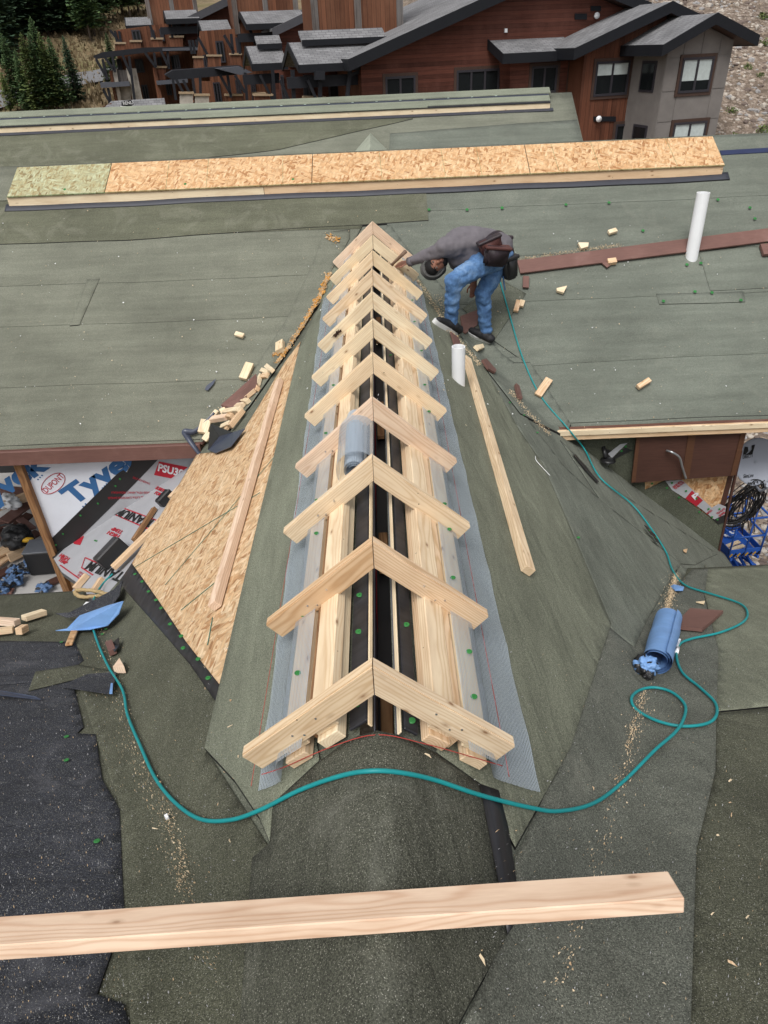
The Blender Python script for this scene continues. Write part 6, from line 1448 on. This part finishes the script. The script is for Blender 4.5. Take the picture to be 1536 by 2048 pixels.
# ------------------------------------------------------------------ sawdust, chips, small litter
rg = random.Random(23)
def litter(name, pts, mats, sz, label, cat, lift=.024, asp=(.3, 1)):
    V, F, fm = [], [], []
    for (x, y) in pts:
        p = S(x, y, lift); n = HN(p.x, p.y); a = rg.uniform(0, 6.28); t = n.orthogonal().normalized(); b = n.cross(t); d = t*math.cos(a)+b*math.sin(a); e = n.cross(d); L = sz[0]*(sz[1]/sz[0])**(rg.random()**2); w = L*rg.uniform(*asp); k = len(V); up = n*rg.uniform(.001, .006)
        V += [p-d*L-e*w*.6, p+d*L-e*w+up, p+d*L*.8+e*w, p-d*L*.9+e*w*.8+up*.5, p+up*2]; F += [[k, k+1, k+4], [k+1, k+2, k+4], [k+2, k+3, k+4], [k+3, k, k+4]]; m = rg.randrange(len(mats)); fm += [m]*4
    o = stuff(obj(name, V, F, mats, None, False, fm)); return tag(o, label, cat, None, 'stuff')
def along(line, n, sp):
    out = []
    for i in range(n):
        k = rg.randrange(len(line)-1); f = rg.random(); a, b = line[k], line[k+1]; out.append((a[0]+(b[0]-a[0])*f+rg.gauss(0, sp), a[1]+(b[1]-a[1])*f+rg.gauss(0, sp*.5)))
    return out
dust = plain('sawdust', (.62, .50, .34), .9); dust2 = plain('sawdust_dark', (.45, .33, .20), .9); foam = plain('orange_foam', (.50, .24, .05), .9, var=.4, scale=30, bump=.5)
right = [(1352, 1150), (1342, 1190), (1330, 1235)]; right2 = [(1285, 1390), (1255, 1520), (1225, 1640), (1185, 1760), (1140, 1900), (1110, 2000)]
pts = along(right, 1600, 3.5) + along(right, 300, 10) + along([(1290, 1380), (1252, 1500)], 280, 5) + along(right2, 200, 16) + along([(1290, 1420), (1235, 1580)], 120, 8)
litter('sawdust', pts, [dust, dust2], (.0009, .0032), 'pale sawdust along the right valley near the blue roll', 'sawdust')
left = [(205, 1255), (215, 1320), (240, 1400), (262, 1490), (290, 1560), (330, 1660), (365, 1780), (420, 1940)]
pts = along(left, 520, 14) + along([(330, 1600), (360, 1700), (372, 1780)], 220, 9)
litter('sawdust', pts, [dust, dust2], (.0008, .003), 'pale sawdust along the left valley under the hose', 'sawdust')
far = [(835, 560), (862, 600), (895, 655), (925, 690), (960, 730)]
pts = along(far, 900, 3.0) + along([(870, 590), (905, 640)], 200, 7) + along([(1038, 520), (1100, 510), (1180, 498), (1240, 490)], 700, 4) + along([(1020, 780), (1060, 830), (1100, 870)], 350, 3.5)
litter('sawdust', pts, [dust, dust2], (.002, .006), 'sawdust around the worker and along the long brown board', 'sawdust', .036)
pts = along([(660, 545), (640, 590), (615, 635), (580, 690), (555, 725)], 900, 2.6) + along([(660, 470), (672, 480)], 60, 6) + along([(548, 710), (556, 706)], 40, 4)
litter('foam_crumbs', pts, [foam, dust2], (.006, .017), 'orange foam and dust along the upper left valley', 'foam', .034)
pts = [(rg.uniform(0, 250), rg.uniform(1290, 2040)) for _ in range(900)] + [(rg.uniform(140, 470), rg.uniform(1240, 2040)) for _ in range(420)] + [(rg.uniform(930, 1536), rg.uniform(1300, 2040)) for _ in range(520)]
grey_d = plain('grey_dust', (.36, .36, .37), .9)
litter('chips', pts, [grey_d, grey_d, dust2], (.0006, .002), 'fine pale specks over the foreground felt', 'litter', .020)
pts = [(rg.uniform(0, 1536), rg.uniform(420, 880)) for _ in range(420)] + along([(500, 740), (470, 800), (440, 850)], 140, 12)
litter('chips', pts, [dust, dust2, pvc], (.003, .008), 'fine pale specks over the main roof', 'litter', .036)
pts = [(rg.uniform(240, 480), rg.uniform(1300, 1800)) for _ in range(12)]+[(rg.uniform(950, 1500), rg.uniform(1500, 2000)) for _ in range(16)] + [(48, 1985), (1436, 1672), (1182, 1712), (1140, 1930), (855, 1512)]
litter('wood_splinters', pts, [dust, lum_warm], (.005, .017), 'thin wood splinters over the foreground felt', 'litter', .020, (.08, .18))
